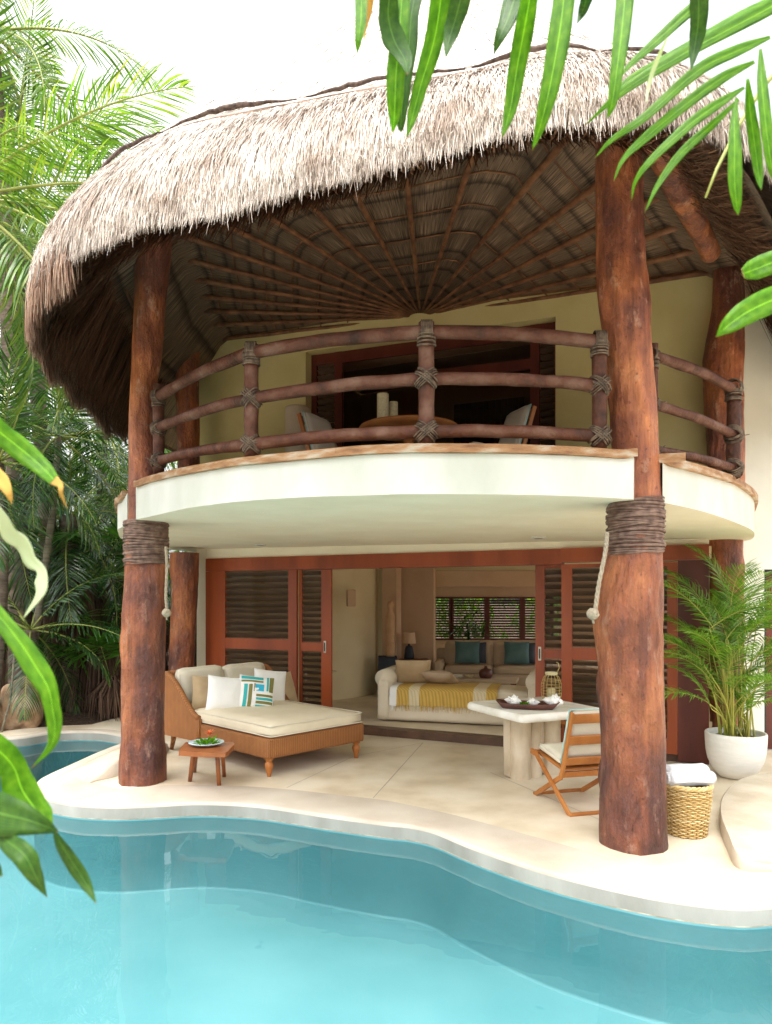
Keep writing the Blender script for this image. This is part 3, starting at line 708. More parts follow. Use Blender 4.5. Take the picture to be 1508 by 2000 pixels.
# upper doors in the opening, set back
mb = MB(); bk = .16; OTm = lambda x: OT(x)
for x0, x1 in ((597,607),(643,657),(1030,1048),(1077,1085)): poly_wall(mb, x0, x1, lambda x: ZU, lambda x: OT(x)-.002, bk, .05, 2)
poly_wall(mb, 607, 643, lambda x: OT(x)-.16, lambda x: OT(x)-.004, bk+.003, .044, 2)
poly_wall(mb, 657, 1030, lambda x: OT(x)-.16, lambda x: OT(x)-.004, bk+.003, .044, 4); poly_wall(mb, 1048, 1077, lambda x: OT(x)-.14, lambda x: OT(x)-.004, bk+.003, .044, 2)
poly_wall(mb, 657, 1030, lambda x: OT(x)-.55, lambda x: OT(x)-.42, bk+.003, .044, 4)
ud = mb.build('upper_door', M['wood_red_dk'], villa)
mb = MB(); louvre(mb, 608, 642, ZU+.1, zz(700,620), bk+.03, 0); mb.build('louvre', M['slat'], ud)
mb = MB(); louvre(mb, 1049, 1077, ZU+.1, zz(640,1060), bk+.03, 0); mb.build('louvre', M['slat'], ud)
mb = MB(); fbox(mb, 657, 1030, ZU, zz(690,840), bk+.06, .01); mb.build('glass', M['pane'], ud)
mb = MB(); fbox(mb, 560, 1130, ZU, 5.4, 2.4, .1); fbox(mb, 555, 560, ZU, 5.4, .25, 2.2); fbox(mb, 1130, 1140, ZU, 5.4, .25, 2.2); fbox(mb, 560,1130,5.42,5.5,.25,2.2); mb.build('bedroom_wall', M['room2'], villa)
mb = MB(); 
for k in range(12): fbox(mb, 862+k*12, 862+k*12+10.5, 3.35, zz(765,920), .5, .03)
mb.build('bamboo_blind', M['wood_red_dk'], villa)
# ---- right hand exterior wall with the dark door
rw0, rw1 = fpt(1385,0), None
RY = 8.7
mb = MB()
def rx(px): return (px-CX)/F*RY
mb.box(((rx(1446)+rx(1493))/2, RY+.15, 3.0), (rx(1493)-rx(1446), .3, 6.0)); 
dz1 = EYE+(HY-1112)/F*RY
mb.box(((rx(1493)+7.5)/2, RY+.15, (6.0+dz1)/2), (7.5-rx(1493), .3, 6.0-dz1))
mb.box((rx(1620)+1.0, RY+.15, dz1/2), (2.0, .3, dz1))
mb.build('side_wall', M['side_plaster'], villa)
mb = MB(); mb.box(((rx(1499)+rx(1618))/2, RY+.12, dz1/2-.02), (rx(1618)-rx(1499), .05, dz1-.06)); sd_ = mb.build('side_door', M['wood_red_dk'], villa)
mb = MB(); mb.box((rx(1496), RY+.09, dz1/2), (.04,.12,dz1)); mb.box(((rx(1493)+rx(1620))/2, RY+.09, dz1-.02), (rx(1620)-rx(1493),.121,.045)); mb.build('door_frame', M['black'], sd_)

# ---- interior
mb = MB()
FL = .095
A0, A1 = fpt(386,0,.18), fpt(1392,0,.18)
mb.poly([(A0.x,A0.y,0),(A1.x,A1.y,0),(5.2,17,0),(-4.5,17,0)], FL); mb.build('room_floor', M['patio'], villa)
mb = MB(); mb.poly([(A0.x,A0.y,0),(A1.x,A1.y,0),(5.2,17,0),(-4.5,17,0)], 2.455, flip=True); mb.build('room_ceiling', M['room'], villa)
mb = MB(); cw = spline([Vector((-2.75,10.95,0)),Vector((-2.1,11.8,0)),Vector((-1.25,12.25,0)),Vector((-.6,12.7,0)),Vector((-.22,13.4,0)),Vector((-.15,14.2,0))], 8)
mb.grid([[Vector((p.x,p.y,FL)) for p in cw],[Vector((p.x,p.y,2.455)) for p in cw]], flip=True)
rwall = mb.build('room_wall', M['room'], villa)
mb = MB()
mb.box((-.02+.13,13.55,1.28),(.28,.28,2.35), radians(-20)); mb.build('room_wall', M['room2'], villa)
mb = MB(); mb.box(P(810,HY,14.0)+Vector((0,.1,-.57)), (.80,.2,2.35), radians(-14)); mb.build('room_wall', M['room2'], villa)
BY = 15.6
wx0, wx1, wz0, wz1 = (842-CX)/F*BY, (1120-CX)/F*BY, EYE-(1250-HY)/F*BY, EYE-(1166-HY)/F*BY
mb = MB(); mb.box(((wx0+4.9)/2,BY+.1,(wz0+FL)/2),(4.9-wx0+.6,.2,wz0-FL)); mb.box(((wx0+4.9)/2,BY+.1,(wz1+2.455)/2),(4.9-wx0+.6,.2,2.455-wz1)); mb.box(((wx1+4.9)/2,BY+.1,(wz0+wz1)/2),(4.9-wx1,.2,wz1-wz0))
mb.box(((wx0+4.9)/2,BY-.25,2.28),(4.9-wx0+.4,.3,.34)); mb.build('room_wall', M['room2'], villa)
mb = MB(); mb.box((-.3,14.75,1.28),(2.6,.1,2.35)); mb.build('room_wall', M['room'], villa)
e1 = fpt(1392,0,.2)
mb = MB(); E0 = Vector((e1.x,e1.y,0)); E1 = Vector((5.0,BY,0)); ea = atan2(E1.y-E0.y, E1.x-E0.x); eL = (E1-E0).length; em = (E0+E1)/2  # unseen right wall, its wide opening added to let more light into the room
mb.box((em.x,em.y,(FL+.45)/2),(eL,.15,.45-FL),ea); mb.box((em.x,em.y,2.38),(eL,.15,.15),ea)
for t in (.01,.25,.5,.75,.99): q = E0.lerp(E1,t); mb.box((q.x,q.y,1.38),(.09,.149,1.86),ea)
mb.build('room_wall', M['room'], villa)
mullx = [842, 868, 882, 884, 940, 954, 955, 1010, 1024, 1026, 1075]
for a, b_ in ((845,877),(886,946),(956,1015),(1025,1075)):
    mb = MB(); xa, xb = (a-CX)/F*BY, (b_-CX)/F*BY; fr = .06
    mb.box((xa-.03,BY,(wz0+wz1)/2),(.06,.08,wz1-wz0)); mb.box((xb+.03,BY,(wz0+wz1)/2),(.06,.08,wz1-wz0))
    mb.box(((xa+xb)/2,BY,wz1-.02),(xb-xa,.08,.04)); mb.box(((xa+xb)/2,BY,wz0+.02),(xb-xa,.08,.04))
    wnd = mb.build('window', M['wood_red_dk'], villa)
    mb = MB(); n = 15
    for i in range(n): mb.box(((xa+xb)/2,BY,lerp(wz0+.05,wz1-.05,(i+.5)/n)),(xb-xa,.05,.012),0,0,rot=Matrix.Rotation(radians(42),3,'X'))
    mb.build('louvre', M['slat'], wnd)
# niche on the curved wall
c = P(686,1168,12.32); mb = MB(); mb.rbox(c, (.17,.05,.29), .02, radians(32)); mb.build('wall_niche', M['room2'], villa)

# ---- balcony railing: posts, rails, vine lashings
def on_edge(px, py_base, inset=.11):
    i = idx_at(px); p = edge[i] - en(i)*inset
    return Vector((p.x, p.y, tops[i]+.066)), i
railing = thing('balcony_railing', 'dark log railing lashed with vines round the upper balcony', 'railing', (.5,5.2,2.95))
post_px = [(310,752,916,11),(491,674,884,14),(833,630,860,15.5),(1171,656,868,14.5),(1277,672,890,8),(1433,768,925,13)]
posts = []
for px, pt, pb, hw in post_px:
    b_, i = on_edge(px, pb)
    Y = F*(b_.z-EYE)/(HY-pb) if False else b_.y
    if px == 310: b_ = Vector(((px-CX)/F*6.95, 6.95, tops[idx_at(285)]+.066)); Y = 6.95
    if px == 1277: b_ = Vector(((px+1-CX)/F*5.62, 5.62, tops[i]+.06)); Y = 5.62
    if px == 1433: b_ = Vector(((px-CX)/F*6.35, 6.35, tops[i]+.05)); Y = 6.35
    b_ = Vector(((px-CX)/F*Y, Y, EYE+(HY-pb)/F*Y)); t_ = EYE+(HY-pt)/F*Y
    posts.append((b_, t_, hw/F*Y, px))
    mb = MB(); n = 16
    pts = [Vector((b_.x + .006*noise.noise(Vector((px,k*.3,0))), b_.y, lerp(b_.z-.03, t_, k/n))) for k in range(n+1)]
    mb.tube(pts, [hw/F*Y*(1+.06*noise.noise(Vector((px,k*.5,3)))) for k in range(n+1)], 16, nz=.06, seed=px)
    mb.build('post', M['log'], railing)
rail_py = {310:[775,836,900],491:[688,778,868],833:[648,740,843],1171:[668,753,852],1277:[695,790,880],1433:[760,850,915]}
spans = [(0,1),(1,2),(2,3),(4,5)]
def lash(c, r, ax, kind='cross'):
    mb = MB(); ax = Vector(ax).normalized(); up = Vector((0,0,1)); out = ax.cross(up).normalized()
    if kind == 'band':
        for k in range(8):
            z = -.05 + k*.0135; rr = r*1.12 + random.uniform(-.002,.003); t = random.uniform(-.012,.012)
            mb.tube([c + Vector((rr*cos(a), rr*sin(a), z - .07 + t*sin(a))) for a in [2*pi*q/20 for q in range(21)]], .007, 5, cap=False)
        for k in range(7):
            o_ = ax*(-.036+.012*k)
            pts = [c + o_ + out*(r*1.15*cos(a)) + up*(r*1.05*sin(a)+ (.0 if sin(a) > 0 else -.02)) for a in [2*pi*q/18 for q in range(19)]]
            mb.tube(pts, .006, 5, cap=False)
    else:
        for s_ in (-1, 1):
            for k in range(4):
                o_ = (k-1.5)*.016; rr = r*1.22 + random.uniform(0,.006)
                d1 = (ax*s_ + up*random.uniform(.75,1.0)).normalized()
                nrm = d1.cross(out).normalized()
                pts = [c + nrm*o_ + out*(rr*1.05*cos(a)) + d1*(rr*1.25*sin(a)) for a in [2*pi*q/18 for q in range(19)]]
                mb.tube(pts, .006*random.uniform(.8,1.2), 5, cap=False)
        for k in range(2):
            a0 = random.uniform(0,6); p = c - out*r*1.2*(1 if out.y > 0 else -1)
            mb.tube([p, p+Vector((.03*cos(a0),0,.02*sin(a0))), p+Vector((.07*cos(a0),-.01,.03*sin(a0)+.01))], .004, 5)
    return mb.build('lashing', M['vine'], railing)
for a, b_ in spans:
    A, B = posts[a], posts[b_]
    for k in range(3):
        p = P(A[3], rail_py[A[3]][k], A[0].y-.02); q = P(B[3], rail_py[B[3]][k], B[0].y-.02)
        i0 = idx_at(A[3]); n = 14; pts = []
        d = (q-p); bow = .034*d.length/1.6
        nr = Vector((d.y,-d.x,0)).normalized(); nr = nr if nr.y < 0 else -nr
        for j in range(n+1):
            t = j/n; e_ = p.lerp(q, t) + nr*bow*sin(pi*t)*.9 + Vector((0,0,.012*sin(pi*t)+.006*noise.noise(Vector((j*.4,k*5,a*7)))))
            pts.append(e_)
        hw = [13.5,12.5,12.5][k]/F*((p.y+q.y)/2) * (1.0 if a != 0 else .82)
        if a == 4: hw *= .72
        mb = MB(); mb.tube(pts, [hw*(1+.1*noise.noise(Vector((j*.35,k,a)))) for j in range(n+1)], 14, nz=.08, seed=a*3+k)
        mb.build('rail', M['log'], railing)
for (b_, t_, r, px) in posts:
    nb = Vector((1,0,0)) if 400 < px < 1250 else (Vector((.6,-.55,0)) if px < 400 else Vector((.7,.75,0)))
    for k in range(3):
        c = P(px, rail_py[px][k], b_.y-.015)
        lash(c + Vector((0,0,.02)) if k == 0 else c, r, nb, 'band' if k == 0 else 'cross')

# ================================================================== THATCHED ROOF
CEN = Vector((.5, 9.3, 0))
eav = [(-3.63,10.1),(-3.52,8.6),(-3.34,7.3),(-3.02,6.15),(-2.46,5.34),(-1.75,4.82),(-1.0,4.55),(-.1,4.2),(.75,3.87),(1.3,3.84),(2.0,4.06),(2.75,4.9),(3.7,6.1),(4.7,7.4),(5.6,8.8),(6.3,10.8),(5.5,13.2),(.5,14.8),(-3.1,13)]
ev = spline([Vector((x,y,0)) for x,y in eav], 14, closed=True); NE = len(ev)
cum = [0]
for i in range(NE): cum.append(cum[-1] + (ev[(i+1)%NE]-ev[i]).length)
PER = cum[-1]
import bisect
def at_s(s):
    s %= PER; i = min(bisect.bisect_right(cum, s)-1, NE-1); t = (s-cum[i])/max(1e-6, cum[i+1]-cum[i])
    p = ev[i].lerp(ev[(i+1)%NE], t); d = (ev[(i+1)%NE]-ev[i]).normalized(); nin = Vector((-d.y,d.x,0))
    if nin.dot(CEN-p) < 0: nin = -nin
    cc = (CEN-p).normalized(); nin = (nin*.5+cc*.5).normalized()
    return p, nin, d
TIPZ = EYE+2.45
CE = lambda X, Y: EYE + 3.79 - .042*(X-.5)
outer_prof = [(0,0),(-.025,.13),(.01,.31),(.08,.48),(.17,.63),(.27,.77),(.38,.90)]
def oprof(v):
    x = v*(len(outer_prof)-1); i = min(int(x), len(outer_prof)-2); t = x-i
    return lerp(outer_prof[i][0],outer_prof[i+1][0],t), lerp(outer_prof[i][1],outer_prof[i+1][1],t)
APEX = Vector((.5, 9.8, EYE+8.5))
def tipup(p):
    t = max(0, min(1, (p.x+1.4)/2.4)); return .13*t*t*(3-2*t) if p.y < 8 else 0
def surf(s, v):
    """outer thatch: v 0..1 = drooping eave layer, 1..2 = upper cone"""
    p, nin, d = at_s(s)
    wob = .05*noise.noise(Vector((p.x*.9,p.y*.9,3))) + .035*noise.noise(Vector((p.x*3.1,p.y*3.1,8)))*(1-min(v,1)) + tipup(p)*(1-2.1*min(v,1))
    if v <= 1:
        a, h = oprof(v); return p + nin*(a) + Vector((0,0,TIPZ+h+wob))
    b0 = surf(s, 1) + Vector((0,0,.015)); return b0.lerp(APEX, v-1)
mb = MB(); S = [PER*i/240 for i in range(240)]
mb.grid([[surf(s, v) for s in S] for v in (0,.12,.3,.5,.7,.85,1,1.0001,1.15,1.4,1.7,1.99)], closed=True)
for fi in range(len(mb.f)):
    if fi // 240 >= 7: mb.m[fi] = 1
base = mb.build('roof', [M['straw_base'], M['straw_pale']], villa)
# ceiling and inner curtain
mb = MB(); mb.uv = []
def ring(frac_inset, h=None, hz=None):
    out = []
    for s in S:
        p, nin, d = at_s(s); q = p + nin*frac_inset
        out.append(Vector((q.x,q.y, CE(q.x,q.y)+h if hz is None else hz+tipup(p)*.8)))
    return out
r0 = ring(1.35, 0); AP = Vector((.46, 9.5, CE(.46,9.5)))
rows = []; 
for t in [0,.1,.2,.3,.4,.5,.6,.7,.8,.9,1.0]:
    rows.append([AP.lerp(q, max(t,.003)) for q in r0])
for (a, z) in [(1.15, None),(.85,EYE+3.42),(.55,EYE+3.12),(.3,EYE+2.8),(.08,EYE+2.47)]:
    rows.append(ring(a, -.12) if z is None else ring(a, hz=z))
mb.grid(rows, closed=True, flip=True)
dist = 0
for ri, r in enumerate(rows):
    if ri: dist += 4.2*.1 if ri <= 10 else .3
    for k, s in enumerate(S): mb.uv.append((S[k] if k < 240 else 0, dist))
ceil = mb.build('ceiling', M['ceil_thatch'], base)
# rafters
raft_s = []
angs = [(-178+k*(176/23.0)) for k in range(24)]
def s_at_angle(a):
    dirv = Vector((cos(a), sin(a), 0)); best = None
    for i in range(0, 900):
        s = PER*i/900; p, nin, d = at_s(s); q = p + nin*1.3 - AP; q.z = 0
        dd = q.normalized().dot(dirv)
        if best is None or dd > best[0]: best = (dd, s)
    return best[1]
fang = atan2(FD.y, FD.x)
for k in range(19):
    a = fang - radians(3) - radians(174)*k/18
    s = s_at_angle(a); p, nin, d = at_s(s); q = p + nin*1.22; q.z = CE(q.x,q.y)-.06
    st = AP.copy(); st.z -= .05; st += (q-st).normalized()*.15
    n = 12; pts = [st.lerp(q, j/n) + Vector((.006*noise.noise(Vector((k*3,j*.3,0))),.006*noise.noise(Vector((k*3,j*.3,9))), .008*noise.noise(Vector((k*3,j*.5,5))))) for j in range(n+1)]
    mb = MB(); mb.tube(pts, [lerp(.015,.034,j/n) for j in range(n+1)], 8, nz=.06); mb.build('rafter', M['rafter'], base)
for t in (.36,.50,.62,.74,.86,.97):
    mb = MB(); ii = [i for i in range(240) if AP.lerp(r0[i],t).dot(Vector((0,1,0))) < 10.2]
    # longest run around the front
    pts = [AP.lerp(r0[i], t) + Vector((0,0,-.022)) for i in range(240)]
    st_ = next(i for i in range(240) if pts[i].y < 10.2 and pts[i-1].y >= 10.2) if any(p.y >= 10.2 for p in pts) else 0
    run = []
    for j in range(240):
        p = pts[(st_+j) % 240]
        if p.y >= 10.2: break
        run.append(p + Vector((0,0,.006*noise.noise(p*4))))
    if len(run) > 3:
        mb.tube(run, .009, 5)
        mb.build('batten', M['rafter'], base)
# ring beams on the columns
def beam(pts, r, seed):
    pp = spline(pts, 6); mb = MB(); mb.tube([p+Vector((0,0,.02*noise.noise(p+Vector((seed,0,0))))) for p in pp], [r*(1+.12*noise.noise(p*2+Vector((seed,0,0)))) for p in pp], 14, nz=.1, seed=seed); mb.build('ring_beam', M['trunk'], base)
beam([P(1262,238,5.05),P(1318,360,5.82),P(1355,425,6.35),P(1388,495,6.95)], .10, 2)
beam([Vector((1.9,5.45,5.62)),Vector((-.2,5.9,5.6)),Vector((-2.45,7.2,5.62))], .11, 5)
beam([Vector((-2.5,7.2,5.58)),Vector((-2.75,8.8,5.58)),Vector((-2.75,10.4,5.6))], .11, 9)
mb = MB(); mb.tube([P(203,478,7.2),P(262,600,7.6)], .02, 8); mb.tube([P(215,560,7.7),P(268,517,7.4)], .035, 8); mb.build('brace', M['rafter'], base)
# thatch strands
def strands(mb, n, s_rng, v_rng, ln, wd, lift=.015, jit=.10, hang=False, spread=.12):
    for _ in range(n):
        s = random.uniform(*s_rng); v = random.uniform(*v_rng)
        L = random.uniform(*ln); w_ = random.uniform(*wd)
        if v_rng[1] > 1.0: v = max(v, 1.006 + L/6.4)
        if v_rng[1] <= 1.0:
            if hang: v = max(0.0, min(.6, (L - random.gauss(.03, .035))/1.12))
            else: L = min(L, v*1.12 + random.uniform(-.02, .06))
        p0 = surf(s, v); 
        # go down the surface: step by v
        s2 = s + random.gauss(0, spread)*L; 
        p, nin, d = at_s(s); outw = -nin
        k = 4; pts = []
        vv = v; q = p0 + outw*.01
        for j in range(k):
            pts.append(q + outw*lift*(j/(k-1))*random.uniform(.3,2.0))
            step = L/(k-1)
            if vv > 1.0: dv = step/6.8; vv2 = vv-dv; 
            else: vv2 = vv - step/1.25
            if vv2 <= 0 or (vv > 1.0 and vv2 <= 1.0 and v_rng[1] > 1.0):
                q = q + Vector((0,0,-step*(.97 if vv <= 1 else .6))) + outw*step*(.02 if vv <= 1 else .55) + d*(s2-s)/(k-1)
                vv = max(vv2, 1.0001 if (vv > 1.0) else 0)
            else:
                q = surf(s + (s2-s)*(j+1)/(k-1), vv2) + outw*.01; vv = vv2
        tw = random.uniform(-.5,.5); wv = (d*cos(tw) + outw*sin(tw))*w_*.5
        vs_ = []
        for j, q in enumerate(pts):
            f = 1 if j < k-1 else .25; vs_ += [q-wv*f, q+wv*f]
        mb.add(vs_, [(2*j,2*j+1,2*j+3,2*j+2) for j in range(k-1)], 0, False)
# arc range visible from the pool side: from the left back round the front to the right
s_hi = cum[14*15]          # about (5.0,8.6)
mb = MB()
strands(mb, 33000, (0, s_hi), (.25,1.0), (.20,.42), (.0026,.0065), lift=.02)
strands(mb, 7000, (0, s_hi), (.93,1.0), (.16,.36), (.003,.0075), lift=.02)
strands(mb, 27000, (0, s_hi), (.0,.42), (.14,.42), (.0026,.006), lift=.024, hang=True)
strands(mb, 260, (0, s_hi), (.0,.15), (.22,.34), (.004,.007), lift=.05, spread=.3)
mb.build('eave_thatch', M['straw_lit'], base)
mb = MB()
strands(mb, 12000, (cum[30], s_hi), (1.01,1.16), (.25,.45), (.004,.009), lift=.004)
strands(mb, 6000, (cum[30], s_hi), (1.14,1.8), (.3,.6), (.008,.014), lift=.004)
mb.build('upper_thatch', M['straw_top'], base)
# longer, browner and shaggier reeds where the eave turns down at both ends
mb = MB()
def shag(n, s0, s1):
    for _ in range(n):
        s = random.uniform(s0, s1); p, nin, d = at_s(s); v = random.random()**1.6*.62
        q0 = surf(s, v) - nin*random.uniform(.0,.03); L = random.uniform(.3,.75); cl = .5+.5*noise.noise(Vector((s*2.2,0,4)))
        zt = max(q0.z-L, TIPZ - .06 - .24*cl - random.uniform(0,.12))
        if zt > q0.z-.08: continue
        q2 = Vector((q0.x, q0.y, zt)) + d*random.uniform(-.05,.05) - nin*random.uniform(-.03,.04); q1 = q0.lerp(q2,.5) - nin*.015
        w = random.uniform(.004,.010)*.5; wv = (d + nin*random.uniform(-.6,.6))*w
        mb.add([q0-wv,q0+wv,q1-wv,q1+wv,q2-wv*.3,q2+wv*.3], [(0,1,3,2),(2,3,5,4)], 0, False)
shag(7000, 0, cum[14*3]); shag(1500, cum[14*3], cum[int(14*4.4)]); shag(4000, cum[14*12], s_hi)
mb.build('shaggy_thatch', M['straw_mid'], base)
# scalloped dark butt line between the two layers
mb = MB(); s = cum[40]; 
while s < s_hi:
    L = random.uniform(.85,1.15); n = 18; pts = []
    for j in range(n+1):
        t = j/n; q = surf(s+L*t, 1.0); p, nin, d = at_s(s+L*t)
        pts.append(q + nin*(-.02+.02*sin(pi*t)) + Vector((0,0,.012+.055*sin(pi*t)+.012*noise.noise(Vector((s*3,j*.9,0))))))
    mb.tube(pts, [.014*(.35+.75*sin(pi*j/n)) for j in range(n+1)], 6, nz=.6)
    s += L*random.uniform(.97,1.12)
mb.build('thatch_butt', M['straw_ridge'], base)
# inner curtain strands
mb = MB()
def inner_strands(n, s0, s1):
    for _ in range(n):
        s = random.uniform(s0, s1); p, nin, d = at_s(s)
        a = random.uniform(.10,.62); z = lerp(TIPZ+.12, EYE+3.0, (a-.1)/.52) + random.uniform(-.1,.04)
        L = random.uniform(.35,.9); w_ = random.uniform(.006,.014)
        q0 = p + nin*(a+.03) + Vector((0,0,z)); zt = max(z-L, TIPZ+(random.uniform(-.30,.05) if s < cum[14*3] or s > cum[14*12] else random.uniform(.02,.14)+tipup(p))) ; 
        if zt > z: continue
        pts = [q0, q0.lerp(p+nin*(a*.55)+Vector((0,0,zt)), .5)+nin*.02, p + nin*(a*.55+random.uniform(-.02,.06)) + d*random.uniform(-.05,.05) + Vector((0,0,zt))]
        wv = (d + nin*random.uniform(-.5,.5))*w_*.5; vs_ = []
        for j, q in enumerate(pts): f = 1 if j < 2 else .3; vs_ += [q-wv*f, q+wv*f]
        mb.add(vs_, [(0,1,3,2),(2,3,5,4)], 0, False)
inner_strands(9500, 0, cum[14*5]); inner_strands(3000, cum[14*5], cum[14*9]); inner_strands(6000, cum[14*9], s_hi)
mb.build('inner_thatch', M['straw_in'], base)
# recessed ceiling lights in the soffit
for px, py in ((508,1063),(1052,1049)):
    p = soff(px, py); p.z -= .014
    mb = MB(); mb.lathe([(.05,-.002),(.075,-.006),(.085,.0),(.085,.016)], p, 24); o = mb.build('recessed_light', M['steel'])
    tag(o, 'round recessed light in the soffit %s' % ('above the daybed' if px < 700 else 'above the stone table'), 'ceiling light', 'recessed lights in the balcony soffit')
    mb = MB(); mb.lathe([(.0,.0),(.05,-.003)], p, 24); mb.build('lens', M['black'], o)
# ================================================================== FURNITURE
def pillow_mesh(mb, w, h, t, c, R, mi=0, seed=0, n=14, pinch=.10):
    """soft cushion: w along local x, h along local z, thickness t along local y; R 3x3, c centre"""
    c = Vector(c)
    for sgn in (-1, 1):
        rows = []
        for i in range(n+1):
            u = -1 + 2*i/n; row = []
            for j in range(n+1):
                v = -1 + 2*j/n
                th = ((1-abs(u)**3)*(1-abs(v)**3))
                x = u*w/2*(1 - pinch*(1-v*v)*abs(u)**2*.55); z = v*h/2*(1 - pinch*(1-u*u)*abs(v)**2*.55)
                y = sgn*(t/2*th**.6 + .002)
                q = Vector((x, y, z)); q.y += (.014*noise.noise(Vector((u*1.8+seed, v*1.8, sgn*3))) + .010*noise.noise(Vector((u*4.5+seed, v*3.2, sgn*5))))*th
                row.append(c + R @ q)
            rows.append(row)
        mb.grid(rows, mi, flip=sgn > 0)
    # closing strip
    ring_ = [(-1+2*i/n, -1) for i in range(n)] + [(1, -1+2*i/n) for i in range(n)] + [(1-2*i/n, 1) for i in range(n)] + [(-1, 1-2*i/n) for i in range(n)]
    rr = [[], []]
    for u, v in ring_:
        x = u*w/2*(1 - pinch*(1-v*v)*abs(u)**2*.55); z = v*h/2*(1 - pinch*(1-u*u)*abs(v)**2*.55)
        for k, sgn in enumerate((-1, 1)): rr[k].append(c + R @ Vector((x, sgn*.002, z)))
    mb.grid(rr, mi, closed=True)
def RZ(a): return Matrix.Rotation(a, 3, 'Z')
def RX(a): return Matrix.Rotation(a, 3, 'X')
def RY(a): return Matrix.Rotation(a, 3, 'Y')

def rounded(poly_, r, n=5):
    out = []
    for i in range(len(poly_)):
        p0,p1,p2 = poly_[i-1],poly_[i],poly_[(i+1)%len(poly_)]
        a = p1+(p0-p1).normalized()*r; b_ = p1+(p2-p1).normalized()*r
        for k in range(n+1): t = k/n; out.append(a*(1-t)**2+p1*2*t*(1-t)+b_*t*t)
    return out

# ---- daybed: local x along the short foot end (u), local y towards the headrest (v)
P1 = G(523,1521)
A = radians(45.5)
db = thing('daybed', 'square brown wicker daybed with cream mattress on the patio', 'daybed', (P1.x, P1.y, 0), A)
W_, L_ = 1.36, 1.98
def cushion_box(mb, c, size, r=.045, seed=0, sag=0, rot=None, mi=0):
    bm = bmesh.new(); bmesh.ops.create_cube(bm, size=1)
    for v in bm.verts: v.co = Vector((v.co.x*size[0], v.co.y*size[1], v.co.z*size[2]))
    bmesh.ops.subdivide_edges(bm, edges=bm.edges[:], cuts=5, use_grid_fill=True)
    hx, hy, hz = (d/2 for d in size)
    for v in bm.verts:
        q = v.co; inner = Vector((max(-hx+r, min(hx-r, q.x)), max(-hy+r, min(hy-r, q.y)), max(-hz+r, min(hz-r, q.z))))
        d = q - inner
        if d.length > 1e-6: q = inner + d.normalized()*r
        cx = (1-(q.x/hx)**2)*(1-(q.y/hy)**2)
        if q.z > 0: q.z += cx*sag
        q += Vector((0,0,.009*noise.noise(Vector((q.x*3+seed,q.y*3,0))) + .004*noise.noise(Vector((q.x*9+seed,q.y*7,2)))))
        v.co = q
    bmesh.ops.bevel(bm, geom=[e for e in bm.edges if e.calc_face_angle(0) > .5], offset=.012, segments=2, affect='EDGES')
    bmesh.ops.recalc_face_normals(bm, faces=bm.faces[:]); bm.verts.index_update()
    R = rot if rot else Matrix.Identity(3)
    mb.add([R @ v.co + Vector(c) for v in bm.verts], [tuple(v.index for v in f.verts) for f in bm.faces], mi)
    bm.free()
mb = MB(); mb.rbox((W_/2, L_/2-.02, .30), (W_+.02, L_-.02, .21), .03, seg=3); mb.build('frame', M['wicker'], db, local=True)
mb = MB(); mb.rbox((W_/2, L_/2-.02, .192), (W_-.03, L_-.07, .02), .004)
for x, y in ((.06,.06),(W_-.06,.06)):
    mb = MB(); mb.lathe([(.0,0),(.020,0),(.024,.03),(.042,.10),(.046,.125),(.036,.15),(.030,.155),(.030,.165),(.045,.175),(.045,.21)], (x,y,0), 20); mb.build('leg', M['teak'], db, local=True)
for x in (.03, W_-.03):
    mb = MB(); mb.tube([(x, L_+.04, 0),(x, L_+.0,.12),(x,L_-.02,.22)], [.022,.03,.042], 8); mb.build('leg', M['wicker'], db, local=True)
mb = MB(); cushion_box(mb, (W_/2, (L_-.18)/2-.01, .475), (W_-.03, L_-.16, .15), .05, 1, .012); mat_o = mb.build('mattress', M['canvas'], db, local=True)
mb = MB(); lx, ly = (W_-.03)/2-.004, (L_-.16)/2-.004; cy_ = (L_-.18)/2-.01
for z in (.53, .425):
    lp_ = rounded([Vector((W_/2-lx,cy_-ly,z)),Vector((W_/2+lx,cy_-ly,z)),Vector((W_/2+lx,cy_+ly,z)),Vector((W_/2-lx,cy_+ly,z))], .05)
    mb.tube([p + Vector((0,0,.002*noise.noise(p*9))) for p in lp_] + [lp_[0]], .0055, 6, cap=False)
mb.build('piping', M['canvas2'], mat_o, local=True)
# wrap-around wicker backrest: curved side wings sweeping down towards the foot end
def wing(xo, sgn):
    """side wing: profile along y from back to front with falling top"""
    rows = [[],[],[],[]]
    n = 18
    for i in range(n+1):
        t = i/n; y = L_ - t*.66
        top = .93 - .02*sin(t*pi) if t < .12 else lerp(.93, .46, ((t-.12)/.88)**.85 if t < .6 else ((t-.12)/.88)**.85)
        top = .93 - .47*(3*t*t-2*t*t*t) if t < 1 else .46
        out = .05*(1-t)**1.5
        x = xo + sgn*out
        for r, (dx, z) in zip(rows, [(-.03,.20),(-.03,top),(.03,top),(.03,.20)]): r.append(Vector((x+dx, y + (.05*(1-t)**2)*(z-.2), z)))
    return rows
for xo, sgn in ((-.005,-1),(W_+.005,1)):
    mb = MB(); r = wing(xo, sgn); mb.grid(r + [[v.copy() for v in r[0]]], smooth=False); mb.add([q[0] for q in r], [(0,1,2,3)], 0, False); mb.add([q[-1] for q in r], [(3,2,1,0)], 0, False)
    mb.tube([(a+b)/2 + Vector((0,0,.004)) for a, b in zip(r[1], r[2])], .036, 10)
    mb.tube([(r[0][-1]+r[3][-1])/2, (r[1][-1]+r[2][-1])/2], .034, 10)
    mb.build('side_wing', M['wicker'], db, local=True)
